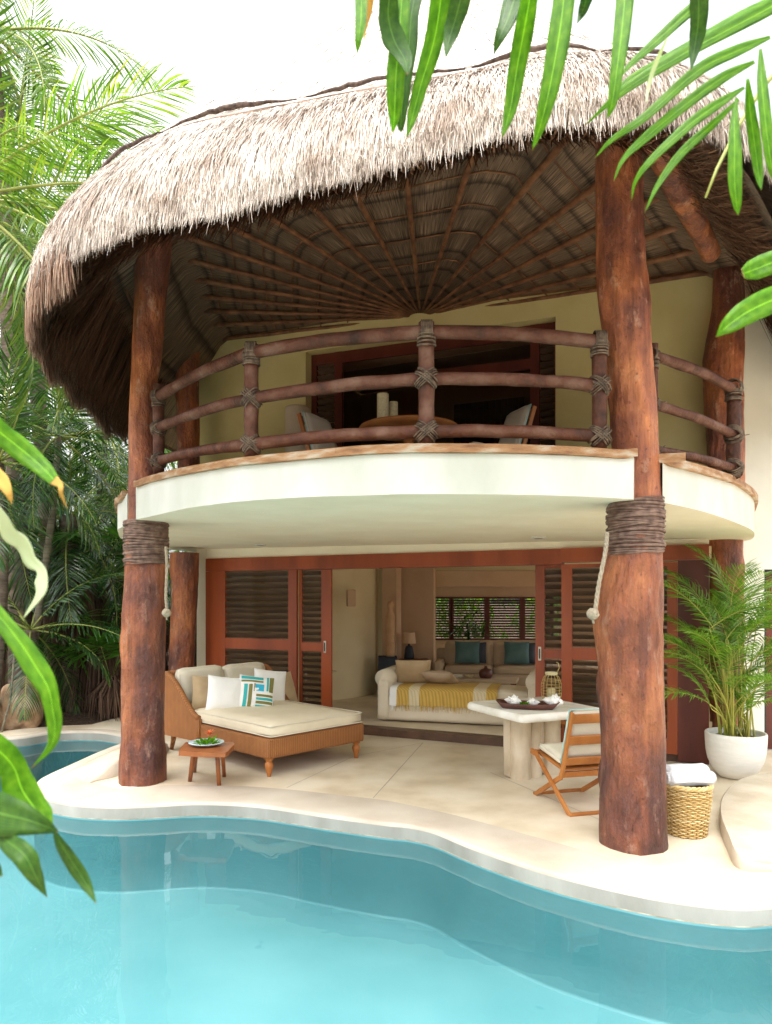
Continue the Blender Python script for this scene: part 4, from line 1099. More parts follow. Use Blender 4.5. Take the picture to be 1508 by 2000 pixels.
mb = MB(); mb.rbox((W_/2, L_+.045, .56), (W_+.12, .06, .72), .02, rot=RX(radians(-3))); mb.tube([(-.06,L_+.07,.93),(W_/2,L_+.08,.94),(W_+.06,L_+.07,.93)], .036, 10); mb.build('backrest', M['wicker'], db, local=True)
for k in (0,1):
    mb = MB(); cushion_box(mb, (W_*(.26+.48*k), L_-.09, .78), (W_*.47, .16, .46), .06, k*5, 0, rot=RX(radians(-9))); mb.build('back_cushion', M['canvas2'], db, local=True)
def wpillow(name, label, px, py, Y, w, h, t, rz, tilt, roll, m, seed=0, group=None, cat='pillow'):
    c = P(px, py, Y); mb = MB(); R = RZ(rz) @ RX(tilt) @ RY(roll)
    o = thing_mesh = None
    mb2 = MB(); pillow_mesh(mb2, w, h, t, (0,0,0), R, seed=seed)
    ob = mb2.build(name, m); ob.location = c; tag(ob, label, cat, group)
    return ob, R
DZ = lambda *a: Vector(a)
def dbp(x, y, z):   # daybed local -> world
    return Vector((P1.x, P1.y, 0)) + RZ(A) @ Vector((x,y,z))
def dpillow(name, label, px, py, y_local, w, h, t, rz, tilt, roll, m, seed):
    # choose depth so that the pillow stands at the wanted distance from the foot end
    best = min((abs((RZ(-A) @ (P(px,py,Y/100)-Vector((P1.x,P1.y,0)))).y - y_local), Y/100) for Y in range(740, 960))[1]
    return wpillow(name, label, px, py, best, w, h, t, rz, tilt, roll, m, seed, 'pillows on the daybed')
dpillow('pillow', 'tan linen pillow, leftmost on the wicker daybed', 408, 1354, 1.60, .42, .42, .14, A+radians(-14), radians(-16), radians(7), M['tan'], 1)
dpillow('pillow', 'tan linen pillow almost hidden behind the right white pillow', 553, 1345, 1.60, .42, .42, .14, A+radians(6), radians(-16), radians(-4), M['tan'], 2)
dpillow('pillow', 'plain white pillow left of the patterned pillow', 440, 1356, 1.36, .44, .44, .15, A+radians(-22), radians(-20), radians(8), M['linen_w'], 3)
dpillow('pillow', 'plain white pillow behind and right of the patterned pillow', 527, 1341, 1.47, .44, .44, .15, A+radians(-14), radians(-16), radians(9), M['linen_w'], 4)
# patterned pillow: bands sewn on as cloth just proud of the face
pt, R = dpillow('pillow', 'cream pillow with teal and olive stripes around a blue square', 501, 1353, 1.19, .44, .42, .14, A+radians(-26), radians(-22), radians(8), M['linen_w'], 5)
def band(u0, u1, v0, v1, m, nm='stripe'):
    mb = MB(); rows = []; n = 6
    for i in range(n+1):
        row = []
        for j in range(n+1):
            u = lerp(u0,u1,i/n); v = lerp(v0,v1,j/n); th = (1-abs(u)**3)*(1-abs(v)**3)
            x = u*.22*(1-.1*(1-v*v)*u*u*.55); z = v*.21*(1-.1*(1-u*u)*v*v*.55)
            y = -(.07*th**.6+.004) + .012*noise.noise(Vector((u*1.8+5, v*1.8, -3)))*th
            row.append(R @ Vector((x,y-.0015,z)))
        rows.append(row)
    mb.grid(rows); mb.build(nm, m, pt, local=True)
TQ = mat('turquoise_cloth', (.03,.42,.42)); OL = mat('olive_cloth', (.20,.19,.05)); BL = mat('bright_blue_cloth', (.02,.42,.62))
for a in [(-.92,.30,.72,.92,TQ),(-.92,.30,.54,.66,OL),(.50,.62,.05,.95,TQ),(.66,.92,.0,.95,OL),(-.12,.36,.02,.42,BL),(-.20,-.13,-.02,.46,OL),
          (-.75,-.55,-.92,.40,TQ),(-.48,-.28,-.92,.40,OL),(-.05,.92,-.30,-.16,OL),(-.05,.92,-.50,-.36,TQ),(-.05,.92,-.72,-.56,OL),(-.05,.92,-.92,-.80,TQ)]: band(*a)

# ---- stool with plate and flowers
sc_ = G(403,1521); st = thing('stool', 'small reddish wooden stool in front of the daybed', 'stool', (sc_.x, sc_.y, 0))
tz = .385
tops_ = [G(349,1467,tz),G(352,1461,tz),G(363,1449,tz),G(455,1449,tz),G(458,1453,tz),G(446,1467,tz),G(440,1470,tz),G(400,1470,tz)]
mb = MB(); mb.prism([(p.x,p.y) for p in tops_], tz-.045, tz); so = mb.build('seat', M['stool_wood'], st)
bv = so.modifiers.new('bevel','BEVEL'); bv.width = .01; bv.segments = 2
for (a, b_, r) in ((G(371,1526), G(378,1470,tz-.05), .022),(G(428,1534), G(424,1470,tz-.05), .022),(G(438,1517), G(434,1462,tz-.05), .02),(G(380,1508), G(384,1460,tz-.05), .02)):
    mb = MB(); a.z = 0; b_ = Vector((lerp(sc_.x,b_.x,.75), lerp(sc_.y,b_.y,.6), tz-.045)) if False else Vector((b_.x, b_.y, tz-.04)); mb.tube([a, a.lerp(b_,.5), b_], [r,r*1.05,r*.95], 8); mb.build('leg', M['stool_wood'], st)
pc = G(403,1452,tz+.02); 
mb = MB(); mb.lathe([(0,-.005),(.07,-.012),(.10,-.012),(.17,.018),(.178,.022),(.172,.026),(.10,.0),(0,.0)], (0,0,0), 40); pl = mb.build('plate', M['plate']); pl.location = (pc.x, pc.y, tz+.013); tag(pl, 'pale blue round plate on the small wooden stool', 'plate')
mb = MB(); random.seed(3)
def leafblade(mb, p, d, L, w, up=Vector((0,0,1)), seg=3, droop=.3, mi=0, fold=.0):
    d = d.normalized(); side = d.cross(up)
    if side.length < 1e-3: side = Vector((1,0,0))
    side.normalize(); pts = []; q = p.copy(); dd = d.copy()
    for k in range(seg+1):
        t = k/seg; ww = w*(.25+1.5*t*(1-t)*1.35 if t < 1 else .02)
        pts += [q - side*ww*.5, q + side*ww*.5]
        dd = (dd + Vector((0,0,-droop/seg))).normalized(); q = q + dd*(L/seg)
    mb.add(pts, [(2*k,2*k+1,2*k+3,2*k+2) for k in range(seg)], mi)
for k in range(60):
    a = random.uniform(0,2*pi); r = random.uniform(0,.11); leafblade(mb, pc+Vector((r*cos(a),r*sin(a)*.9,.0)), Vector((cos(a),sin(a),random.uniform(.2,1.6))), random.uniform(.05,.09), random.uniform(.025,.045))
g_ = mb.build('salad_greens', M['lf_near']); g_['category'] = 'garnish'; tag(g_, 'bright green leaves heaped on the pale blue plate', 'garnish')
mb = MB()
for k in range(34):
    a = random.uniform(0,2*pi); leafblade(mb, pc+Vector((.03,0,.09)), Vector((cos(a),sin(a),random.uniform(.0,1.6))), random.uniform(.05,.09), random.uniform(.008,.018))
tag(mb.build('flower', M['ember']), 'orange red spiky flower on top of the green leaves', 'flower')

# ---- stone table
TC = [Vector((.86,7.78,0)),Vector((1.30,6.86,0)),Vector((2.24,7.28,0)),Vector((1.80,8.22,0))]
tcx = sum((p for p in TC), Vector())/4
tb = thing('stone_table', 'square pale stone table with chunky legs behind the folding chair', 'table', (tcx.x,tcx.y,0))
tp = rounded(TC, .07); rows = []
for inn, z in ((.03,.652),(.005,.662),(0,.69),(.004,.72),(.02,.735)):
    rows.append([tcx + (p-tcx)*(1-inn/.55) + Vector((0,0,z)) for p in tp])
mb = MB(); mb.grid(rows, closed=True); mb.poly([tuple(p) for p in rows[-1]], .735); mb.poly([tuple(p) for p in rows[0]], .652, flip=True); mb.build('tabletop', M['stone'], tb)
for c_, r in ((G(1016,1519),.115),(Vector((1.53,7.50,0)),.10),(Vector((1.75,7.62,0)),.11)):
    mb = MB(); mb.lathe([(r*.98,0),(r,.02),(r*.97,.3),(r*.98,.652)], (c_.x,c_.y,0), 12); o = mb.build('leg', M['stone_leg'], tb)
mb = MB(); mb.rbox((1.5,7.55,.33),(.55,.12,.64),.01,radians(24)); mb.build('leg', M['stone_leg'], tb)
# tray with shells
tz = .737
tl, tr_ = G(962,1369,tz+.06), G(1101,1374,tz+.06); tcn = (tl+tr_)/2; ta = atan2(tr_.y-tl.y, tr_.x-tl.x)
TL = (tr_-tl).length
mb = MB(); rows = []
for (k, z, w_) in ((0.0,.0,0),(.80,.0,.75),(1.0,.055,1),(.97,.058,.96),(.76,.012,.72),(0,.010,0)):
    row = []
    for j in range(36):
        a = 2*pi*j/36; cx, cy = cos(a), sin(a)
        sq = (abs(cx)**3+abs(cy)**3)**(-1/3.)
        row.append(Vector((TL/2*k*cx*sq*(.9 if abs(cx) > .8 else .86), .155*w_*cy*sq, z + (.02*abs(cx)**4 if k > .9 else 0))))
    rows.append(row)
mb.grid(rows, closed=True); tray = mb.build('tray', M['tray']); tray.location = (tcn.x, tcn.y, tz); tray.rotation_euler = (0,0,ta); tag(tray, 'long dark wooden tray holding shells on the stone table', 'tray')
def shell(px, py, sz, seed, label, flip=1):
    random.seed(seed); mb = MB(); rows = []; n = 26; m = 30
    for i in range(n+1):
        t = i/n; x = lerp(-1, 1.05, t); r = .62*(sin(pi*min(1,t*1.02))**.7 if t < .5 else (1-(t-.5)/.5)**.85*1.0) if t > 0 else 0
        r *= 1 + .10*sin(t*26); row = []
        for j in range(m):
            a = 2*pi*j/m; sp = max(0, sin(a*3.5+seed)) ** 8 * (max(0, sin(t*13+seed)) ** 3) * .55
            rr = r*(1+sp) + .02*noise.noise(Vector((cos(a)*2+seed,sin(a)*2,t*5)))
            row.append(Vector((x*flip, rr*cos(a), rr*sin(a)*.9)))
        rows.append(row)
    mb.grid(rows, closed=True)
    for k in range(9):
        a = random.uniform(0,pi); t = random.uniform(-.5,.4); b0 = Vector((t*flip,.5*cos(a),.45*sin(a)))
        mb.tube([b0*.8, b0*1.25, b0*1.55], [.17,.10,.012], 7)
    Y = (tcn.y-.02); p = G(px, py+8, tz+.02)
    o = mb.build('seashell', M['shell'], xf=Matrix.Diagonal((sz,sz,sz,1))); o.location = (p.x, lerp(tl.y,tr_.y,(px-962)/139.), tz+.012+sz*.62); o.rotation_euler = (0,radians(-6*flip),ta+radians(random.uniform(-20,20)))
    tag(o, label, 'seashell', 'white spiny seashells in the tray')
shell(993,1362,.088,2,'star shaped white seashell at the left end of the tray',-1)
shell(1034,1366,.072,5,'smallest smoother white seashell in the middle of the tray',1)
shell(1066,1363,.105,9,'largest spiny white seashell at the right end of the tray',-1)
mb = MB(); random.seed(5); gp = Vector((lerp(tl.x,tr_.x,.42), lerp(tl.y,tr_.y,.42)-.10, tz+.03))
for k in range(42): a = random.uniform(0,2*pi); leafblade(mb, gp+Vector((random.uniform(-.03,.03),random.uniform(-.02,.02),0)), Vector((cos(a),sin(a),random.uniform(.3,1.5))), random.uniform(.04,.09), .022)
tag(mb.build('leaf_sprig', M['lf_near']), 'small green leaf sprig between the white shells', 'leaves')
# wire lantern with candle
lc = Vector(((1077-CX)/F*7.82, 7.82, tz))
ln_ = thing('lantern', 'domed bamboo wire lantern with candle at back of the stone table', 'lantern', tuple(lc))
mb = MB(); pr = [(.085,.0),(.105,.05),(.112,.12),(.108,.19),(.085,.26),(.055,.29)]
for k in range(14): a = 2*pi*k/14; mb.tube([(r*cos(a),r*sin(a),z) for r,z in pr], .003, 5)
for z in [.02,.055,.09,.125,.16,.195,.23]:
    r = interp([(b_,a) for a,b_ in pr], z); mb.tube([(r*cos(a),r*sin(a),z) for a in [2*pi*k/28 for k in range(29)]], .0028, 5, cap=False)
mb.build('wire_cage', M['brass'], ln_, local=True)
mb = MB(); mb.lathe([(0,.285),(.062,.285),(.068,.295),(.066,.315),(0,.322)], seg=24); mb.build('cap', M['candle'], ln_, local=True)
mb = MB(); mb.lathe([(0,.0),(.09,.0),(.09,.012),(0,.012)], seg=24); mb.build('base', M['candle'], ln_, local=True)
mb = MB(); mb.tube([(.06,0,.31),(.085,0,.36),(.075,0,.41),(.055,0,.425)], .006, 6); mb.build('handle', M['brass'], ln_, local=True)
mb = MB(); mb.lathe([(0,.012),(.04,.012),(.042,.13),(.036,.14),(0,.138)], seg=20); mb.build('candle', M['candle'], ln_, local=True)

# ---- folding chair. local: x across, y towards the back (0 front .. ), z up
def make_chair(label, loc, rz, group):
    ch = thing('folding_chair', label, 'chair', loc, rz, group)
    hw = .27
    def bar(mb, a, b_, w=.042, t=.024):
        a, b_ = Vector(a), Vector(b_); d = (b_-a); L = d.length; d.normalize(); x = Vector((1,0,0)); n_ = d.cross(x).normalized(); xx = n_.cross(d)
        R = Matrix((xx, n_, d)).transposed(); mb.rbox((a+b_)/2, (t, w, L), .005, rot=R, smooth=False)
    for s in (-1, 1):
        x = s*hw
        mb = MB(); bar(mb, (x, -.02,.415), (x,.055,.405), .05); bar(mb, (x,.04,.425), (x,.70,.0)); mb.build('leg', M['teak'], ch, local=True)
        x2 = s*(hw-.027)
        mb = MB(); bar(mb, (x2,.0,.0), (x2,.50,.285)); bar(mb, (x2,.485,.265), (x2,.535,.37)); bar(mb, (x2,.53,.36), (x2,.69,.88)); mb.build('back_leg', M['teak'], ch, local=True)
    mb = MB(); mb.rbox((0,.70,.012),(2*hw+.02,.04,.024),.004); mb.rbox((0,.0,.012),(2*hw-.03,.04,.024),.004)
    mb.rbox((0,.49,.30),(2*hw-.06,.03,.05),.004); mb.rbox((0,-.01,.40),(2*hw-.03,.03,.045),.004); mb.build('stretcher', M['teak'], ch, local=True)
    mb = MB()
    for y, z in ((.672,.82),(.615,.625),(.555,.43)): mb.rbox((0,y,z),(2*hw-.07,.022,.085 if z != .43 else .07),.005, rot=RX(radians(-17)))
    mb.build('back_slat', M['teak'], ch, local=True)
    mb = MB(); mb.rbox((0,.26,.375),(2*hw-.08,.5,.02),.004, rot=RX(radians(-7))); mb.build('seat_frame', M['teak'], ch, local=True)
    mb = MB(); cushion_box(mb, (0,.25,.43), (2*hw-.09,.50,.06), .025, 3, .005, rot=RX(radians(-7))); mb.build('seat_cushion', M['canvas2'], ch, local=True)
    mb = MB(); cushion_box(mb, (0,.565,.66), (2*hw-.05,.055,.50), .025, 4, 0, rot=RX(radians(-17))); 
    mb.build('back_cushion', M['canvas2'], ch, local=True)
    mb = MB()
    for s in (-1,1):
        x = s*(hw-.022); mb.tube([(x,.50,.40),(x,.565,.63),(x,.645,.895)], .006, 6)
    mb.tube([(-hw+.022,.645,.895),(hw-.022,.645,.895)], .006, 6); mb.build('piping', M['teal_pipe'], ch, local=True)
    return ch
fA, fA2, fB = G(1040,1552), G(1145,1541), G(1113,1594)
fdir = (fB-fA).normalized(); ry = atan2(fdir.y, fdir.x) - pi/2
mid = fA - RZ(ry) @ Vector((.27,0,0))
ch1 = make_chair('teak folding chair with beige cushion, right side hidden by the trunk column', (mid.x, mid.y, 0), ry, 'folding chairs')
ch2 = copy_tree(ch1); ch2.location = (2.32, 8.32, 0); ch2.rotation_euler = (0,0,radians(150)+pi); tag(ch2, 'beige cushioned chair at the far side of the stone table', 'chair')
ch2.rotation_euler = (0,0,radians(-18))
UFZ = 2.93
ch3 = copy_tree(ch1); ch3.location = (-.16, 7.15, UFZ-.08); ch3.rotation_euler = (0,0,radians(62)); tag(ch3, 'upstairs chair left of the round table, seen through the railing', 'chair')
ch4 = copy_tree(ch1); ch4.location = (.78, 7.3, UFZ-.0); ch4.rotation_euler = (0,0,radians(-72)); tag(ch4, 'upstairs chair right of the round table, seen through the railing', 'chair')
# ---- upstairs table, candles, woven drum
ut = thing('round_table', 'round wooden table upstairs behind the log railing', 'table', (.23,7.2,UFZ-.1))
mb = MB(); mb.lathe([(0,.70),(.45,.70),(.50,.715),(.50,.735),(.49,.745),(0,.745)], seg=48); mb.build('tabletop', M['teak'], ut, local=True)
mb = MB(); mb.lathe([(.22,0),(.20,.04),(.05,.09),(.045,.60),(.12,.70)], seg=20); mb.build('pedestal', M['teak'], ut, local=True)
uz = UFZ-.1+.747
for px, w_, h_, Yc, lb in ((748,.055,.235,6.86,'tallest pale woven candle on the upstairs table'),(768,.045,.18,6.95,'shorter pale woven candle on the upstairs table')):
    c_ = Vector(((px-CX)/F*Yc, Yc, uz)); mb = MB(); rows = [(0,0),(w_,0)] + [(w_*(1+.03*(k%2)), h_*k/14) for k in range(1,15)] + [(w_*.85,h_),(0,h_-.005)]
    mb.lathe(rows, (0,0,0), 24); o = mb.build('candle', M['candle']); o.location = c_; tag(o, lb, 'candle', 'woven candles on the upstairs table')
dc = P(581,795,8.9); mb = MB(); H = dc.z-2.86; mb.lathe([(0,0),(.15,0),(.155,.02)]+[(.152+.003*(k%2),H*k/40) for k in range(1,40)]+[(.15,H-.01),(.13,H),(0,H-.01)], seg=28)
o = mb.build('floor_lamp', M['canvas']); o.location = (dc.x,8.9,2.86); tag(o, 'tall pale woven drum lamp against the upstairs wall', 'lamp')
mb = MB()
for k in range(36): x = lerp(-2.55,-1.85,k/35.); mb.tube([(x,lerp(9.0,8.5,k/35.),2.85),(x,lerp(9.0,8.5,k/35.),3.52-.1*k/35.)], .012, 5)
tag(mb.build('reed_screen', M['log']), 'low dark reed screen on the balcony floor behind the left column', 'screen')

# ---- basket and towel
bk_ = Vector(((1341-CX)/F*5.66, 5.66, 0))
bs = thing('basket', 'round golden wicker basket beside the right trunk column', 'basket', tuple(bk_))
mb = MB(); nR = 26; nS = 28
for i in range(nR):
    z = lerp(.012,.375,i/(nR-1)); r = lerp(.145,.178,min(1,i/(nR*.75)))
    pts = []
    for k in range(nS*4+1):
        a = 2*pi*k/(nS*4); pts.append(Vector(((r+.0055*sin(a*nS/2*1.0+pi*i))*cos(a), (r+.0055*sin(a*nS/2+pi*i))*sin(a), z+random.uniform(-.0012,.0012))))
    mb.tube(pts, .0068, 4, cap=False)
mb.build('weave', M['basket'], bs, local=True)
mb = MB()
for k in range(nS): a = 2*pi*(k+.5)/nS; mb.tube([(r*cos(a),r*sin(a),z) for r,z in ((.14,.0),(.165,.2),(.177,.385))], .006, 5)
mb.lathe([(0,.01),(.135,.01),(.165,.28),(.170,.38)], seg=28); mb.build('frame', M['basket_dk'], bs, local=True)
mb = MB()
for q in range(3):
    pts = [Vector(((.18+.010*cos(a*9+q*2.1))*cos(a), (.18+.010*cos(a*9+q*2.1))*sin(a), .392+.011*sin(a*9+q*2.1))) for a in [2*pi*k/120 for k in range(121)]]
    mb.tube(pts, .010, 6, cap=False)
mb.build('rim', M['basket'], bs, local=True)
def towel(c, L, r, rz, label, seed):
    mb = MB(); rows = []; n = 26
    for i in range(n+1):
        x = lerp(-L/2, L/2, i/n); row = []; e_ = min(1, (1-abs(2*i/n-1))*9)**.5
        for k in range(30):
            a = 2*pi*k/30; rr = r*(.62+.38*e_)*(1+.10*noise.noise(Vector((x*9+seed,cos(a)*1.1,sin(a)*1.1)))) ; row.append(Vector((x,rr*cos(a),rr*.82*sin(a))))
        rows.append(row)
    mb.grid(rows, closed=True)
    for sx in (-1, 1):
        pts = []
        for k in range(40): a = k*.42; q = r*.72*(1-k/44.); pts.append(Vector((sx*(L/2+.004), q*cos(a), q*.82*sin(a))))
        mb.tube(pts, .010, 6)
        mb.add(rows[0 if sx < 0 else -1], [tuple(range(30))])
    mb.tube([(-L/2+.02,-r*.93,-.02),(0,-r*.98,-.01),(L/2-.02,-r*.93,-.02)], .008, 6)
    o = mb.build('towel', M['towel']); o.location = c; o.rotation_euler = (0,0,rz); tag(o, label, 'towel', 'rolled towels in the basket'); return o
towel((bk_.x+.0,bk_.y-.055,.45), .36, .075, radians(4), 'rolled white towel lying across the front of the basket', 1)
towel((bk_.x+.03,bk_.y+.09,.465), .34, .075, radians(8), 'rolled white towel behind the front one in the basket', 6)

# ---- planter and areca palm
pc_ = Vector(((1437-CX)/F*7.45, 7.45, 0))
ptn = thing('planter', 'large round white planter bowl by the side wall', 'planter', tuple(pc_))
mb = MB(); mb.lathe([(0,0),(.12,0),(.16,.012),(.225,.09),(.268,.18),(.288,.28),(.294,.38),(.297,.455),(.291,.468),(.275,.468),(.268,.45),(.262,.36),(0,.36)], seg=48); mb.build('bowl', M['pot'], ptn, local=True)
mb = MB(); mb.lathe([(0,.415),(.15,.41),(.266,.405)], seg=24); mb.build('soil', M['soil'], ptn, local=True)
def frond_mb(mb, L, nl, leafL, w, bend, droop, start=.25, side=1.0, fwd=.9, seed=0, mi_r=1, rr=.008, segs=3, vee=.35, miss=0.0, twist=0):
    """feather frond: rachis leaves the origin along +X and bends down by `bend` radians; leaflets both sides"""
    rnd = random.Random(seed); n = 22; pts = []; q = Vector((0,0,0)); a = 0.0; tang = []
    for i in range(n+1):
        pts.append(q.copy()); d = Vector((cos(a), 0, -sin(a))); tang.append(d); q = q + d*(L/n); a = bend*((i+1)/n)**1.4
    mb.tube(pts, [rr*(1-.85*i/n) for i in range(n+1)], 5, mi_r)
    for k in range(nl):
        t = start + (1-start)*k/(nl-1); x = t*n; i = min(int(x), n-1); f = x-i; p = pts[i].lerp(pts[i+1], f); d = tang[i].lerp(tang[i+1], f).normalized()
        upv = d.cross(Vector((0,1,0))).normalized(); upv = upv if upv.z > 0 or abs(upv.z) < .2 else -upv
        env = (sin(pi*min(1,(t-start)/(1-start)*.92+.12)))**.6
        for s in (-1, 1):
            if rnd.random() < miss: continue
            ang = lerp(1.15, .45, t) + rnd.uniform(-.1,.1)
            dd = (d*cos(ang)*fwd + Vector((0,s,0))*sin(ang)*side + upv*(vee + rnd.uniform(-.12,.12))).normalized()
            LL = leafL*env*rnd.uniform(.85,1.1); ww = w*rnd.uniform(.8,1.1)
            pp = p.copy(); dirv = dd.copy(); sv = dirv.cross(upv).normalized(); nrm = upv; V = []
            dr = droop*rnd.uniform(.7,1.3)
            for j in range(segs+1):
                tt = j/segs; wj = ww*(.35 + 2.2*tt*(1-tt)*1.15) if j < segs else .002
                V += [pp - d*wj*.5, pp + d*wj*.5] if abs(sv.dot(d)) > .5 else [pp - sv*wj*.5, pp + sv*wj*.5]
                dirv = (dirv + Vector((0,0,-dr*(tt+.35)/segs*1.6))).normalized(); pp = pp + dirv*(LL/segs)
            mb.add(V, [(2*j,2*j+1,2*j+3,2*j+2) for j in range(segs)], 0)
random.seed(21)
ap = thing('areca_palm', 'feathery green areca palm growing in the white planter', 'palm', (pc_.x, pc_.y, .41))
fr_me = []
for k in range(4):
    mb = MB(); frond_mb(mb, 1.0, 40, .40, .019, 1.0, .8, start=.10, seed=k, rr=.007, segs=4); o = mb.build('frond', [M['lf_areca'], M['stem_y']]); fr_me.append(o.data); bpy.data.objects.remove(o)
def place_frond(me, parent, loc, az, el, sc=1.0, roll=0):
    o = bpy.data.objects.new('frond', me); COL.objects.link(o); o.parent = parent; o.location = loc
    o.rotation_mode = 'QUATERNION'; o.rotation_quaternion = (Matrix.Rotation(az,4,'Z') @ Matrix.Rotation(-el,4,'Y') @ Matrix.Rotation(roll,4,'X')).to_quaternion(); o.scale = (sc,)*3
    return o
# (stem base dx,dy) -> stem top (picture px,py,Y), azimuth, elevation, scale
spec = [(1392,1225,7.3,175,55,1.0),(1366,1285,7.2,165,35,.85),(1375,1300,7.1,185,28,.8),(1380,1370,7.1,195,25,.7),(1400,1240,7.5,120,70,1.0),(1425,1230,7.4,60,75,.95),(1440,1215,7.5,30,60,.95),(1425,1190,7.6,150,80,.9),
        (1465,1240,7.4,5,50,1.0),(1470,1290,7.3,-10,40,.8),(1455,1300,7.2,-40,45,.75),(1420,1320,7.1,-100,50,.75),(1440,1280,7.2,-70,60,.85),(1410,1300,7.1,-140,50,.8),(1450,1250,7.6,80,60,.9),(1478,1220,7.5,-5,65,.95),(1480,1330,7.3,-20,30,.7),(1400,1280,7.6,140,50,.9),(1430,1350,7.1,-95,40,.6),(1460,1350,7.1,-60,35,.6),(1390,1330,7.2,-165,45,.7)]
rs_ = random.Random(5)
spec += [(rs_.uniform(1385,1475), rs_.uniform(1220,1400), rs_.uniform(7.1,7.7), rs_.uniform(0,360), rs_.uniform(30,75), rs_.uniform(.6,.95)) for _ in range(24)]
for i, (px, py, Y, az, el, sc) in enumerate(spec):
    tp_ = P(px, py, Y); a = random.uniform(0,2*pi); r = random.uniform(.03,.17); b0 = Vector((pc_.x+r*cos(a)+(tp_.x-pc_.x)*.2, pc_.y+r*sin(a), .40))
    pts = spline([b0, b0.lerp(tp_,.5)+Vector(((b0.x-tp_.x)*.12,0,.05)), tp_], 5); m2 = MB(); m2.tube(pts, [lerp(.009,.005,j/(len(pts)-1)) for j in range(len(pts))], 6); m2.build('stem', M['stem_y'], ap)
    loc = tp_ - Vector((pc_.x,pc_.y,.41)); place_frond(fr_me[i % 4], ap, loc, radians(az), radians(el), sc*.95, random.uniform(-.4,.4))
for k in range(5):
    a = random.uniform(0,2*pi); b0 = Vector((pc_.x+.14*cos(a), pc_.y+.14*sin(a), .40)); m2 = MB(); m2.tube([b0, b0+Vector((.02*cos(a),.02*sin(a),.35)), b0+Vector((.10*cos(a),.1*sin(a),.75))], [.012,.01,.005], 6); m2.build('stem', M['stem_y'], ap)

# ---- hanging ropes on the columns
def rope(name, label, pts, knot, r=.014):
    t = thing(name, label, 'rope', tuple(pts[0]), 0, 'ropes hanging from the front columns')
    mb = MB(); pp = spline(pts, 10)
    for q in range(3):
        tw = []
        for i, p in enumerate(pp): a = i*.9 + q*2.1; tw.append(p + Vector((cos(a)*r*.55, sin(a)*r*.55, 0)))
        mb.tube(tw, r*.62, 6)
    mb.build('cord', M['rope'], t)
    mb = MB(); random.seed(4)
    for q in range(5):
        ax = Vector((random.uniform(-1,1),random.uniform(-1,1),random.uniform(-.6,.6))).normalized(); u = ax.orthogonal().normalized(); w2 = ax.cross(u)
        mb.tube([knot + ax*random.uniform(-.02,.02) + (u*cos(a)+w2*sin(a))*.026 for a in [2*pi*k/16 for k in range(17)]], .017, 7, cap=False)
    mb.lathe([(0,-.03),(.03,-.02),(.036,0),(.03,.02),(0,.03)], knot, 12)
    mb.tube([knot+Vector((0,0,-.02)), knot+Vector((.004,0,-.07))], .009, 6)
    mb.build('knot', M['rope'], t)
rope('hanging_rope', 'knotted pale rope hanging from the left column', [P(324,1068,7.05),P(326,1110,7.03),P(324,1160,7.03),P(326,1192,7.03)], P(325,1197,7.03))
rope('hanging_rope', 'knotted pale rope hanging from the right column', [P(1186,1040,5.2),P(1182,1080,5.17),P(1170,1140,5.15),P(1163,1190,5.15)], P(1158,1199,5.13), .015)

# ================================================================== LIVING ROOM
# front sofa (seen from its open side)
sA, sB = G(733,1409,FL), G(1062,1424,FL)
sdv = (sB-sA).normalized(); sL = (sB-sA).length; san = atan2(sdv.y, sdv.x)
sf = thing('sofa', 'long cream sofa with rolled arms just inside the open doors', 'sofa', (sA.x,sA.y,FL), san)
mb = MB(); cushion_box(mb, (sL/2,.40,.20), (sL-.04,.80,.36), .03, 2); mb.build('base', M['sofa'], sf, local=True)
mb = MB(); cushion_box(mb, (sL/2,.41,.43), (sL-.40,.76,.14), .05, 3, .01); mb.build('seat_cushion', M['sofa'], sf, local=True)
for x in (.12, sL-.12):
    mb = MB(); cushion_box(mb, (x,.40,.33), (.20,.82,.62), .04, 7); mb.tube([(x,.0,.62),(x,.8,.62)], .125, 16); mb.build('arm', M['sofa'], sf, local=True)
def swp(x, y, z): return Vector((sA.x,sA.y,FL)) + RZ(san) @ Vector((x,y,z))
def lying_pillow(label, c, w, rz, tilt, m, seed, group):
    mb = MB(); R = RZ(rz) @ RX(tilt); pillow_mesh(mb, w, w, .15, (0,0,0), R, seed=seed); o = mb.build('pillow', m); o.location = c; return tag(o, label, 'pillow', group)
lying_pillow('beige pillow leaning on the left arm of the front sofa', swp(.48,.34,.69), .52, san+radians(14), radians(44), M['tan'], 3, 'pillows on the front sofa')
lying_pillow('beige pillow lying flat near the middle of the front sofa', swp(.86,.46,.60), .50, san+radians(-6), radians(68), M['sofa_tan'], 4, 'pillows on the front sofa')
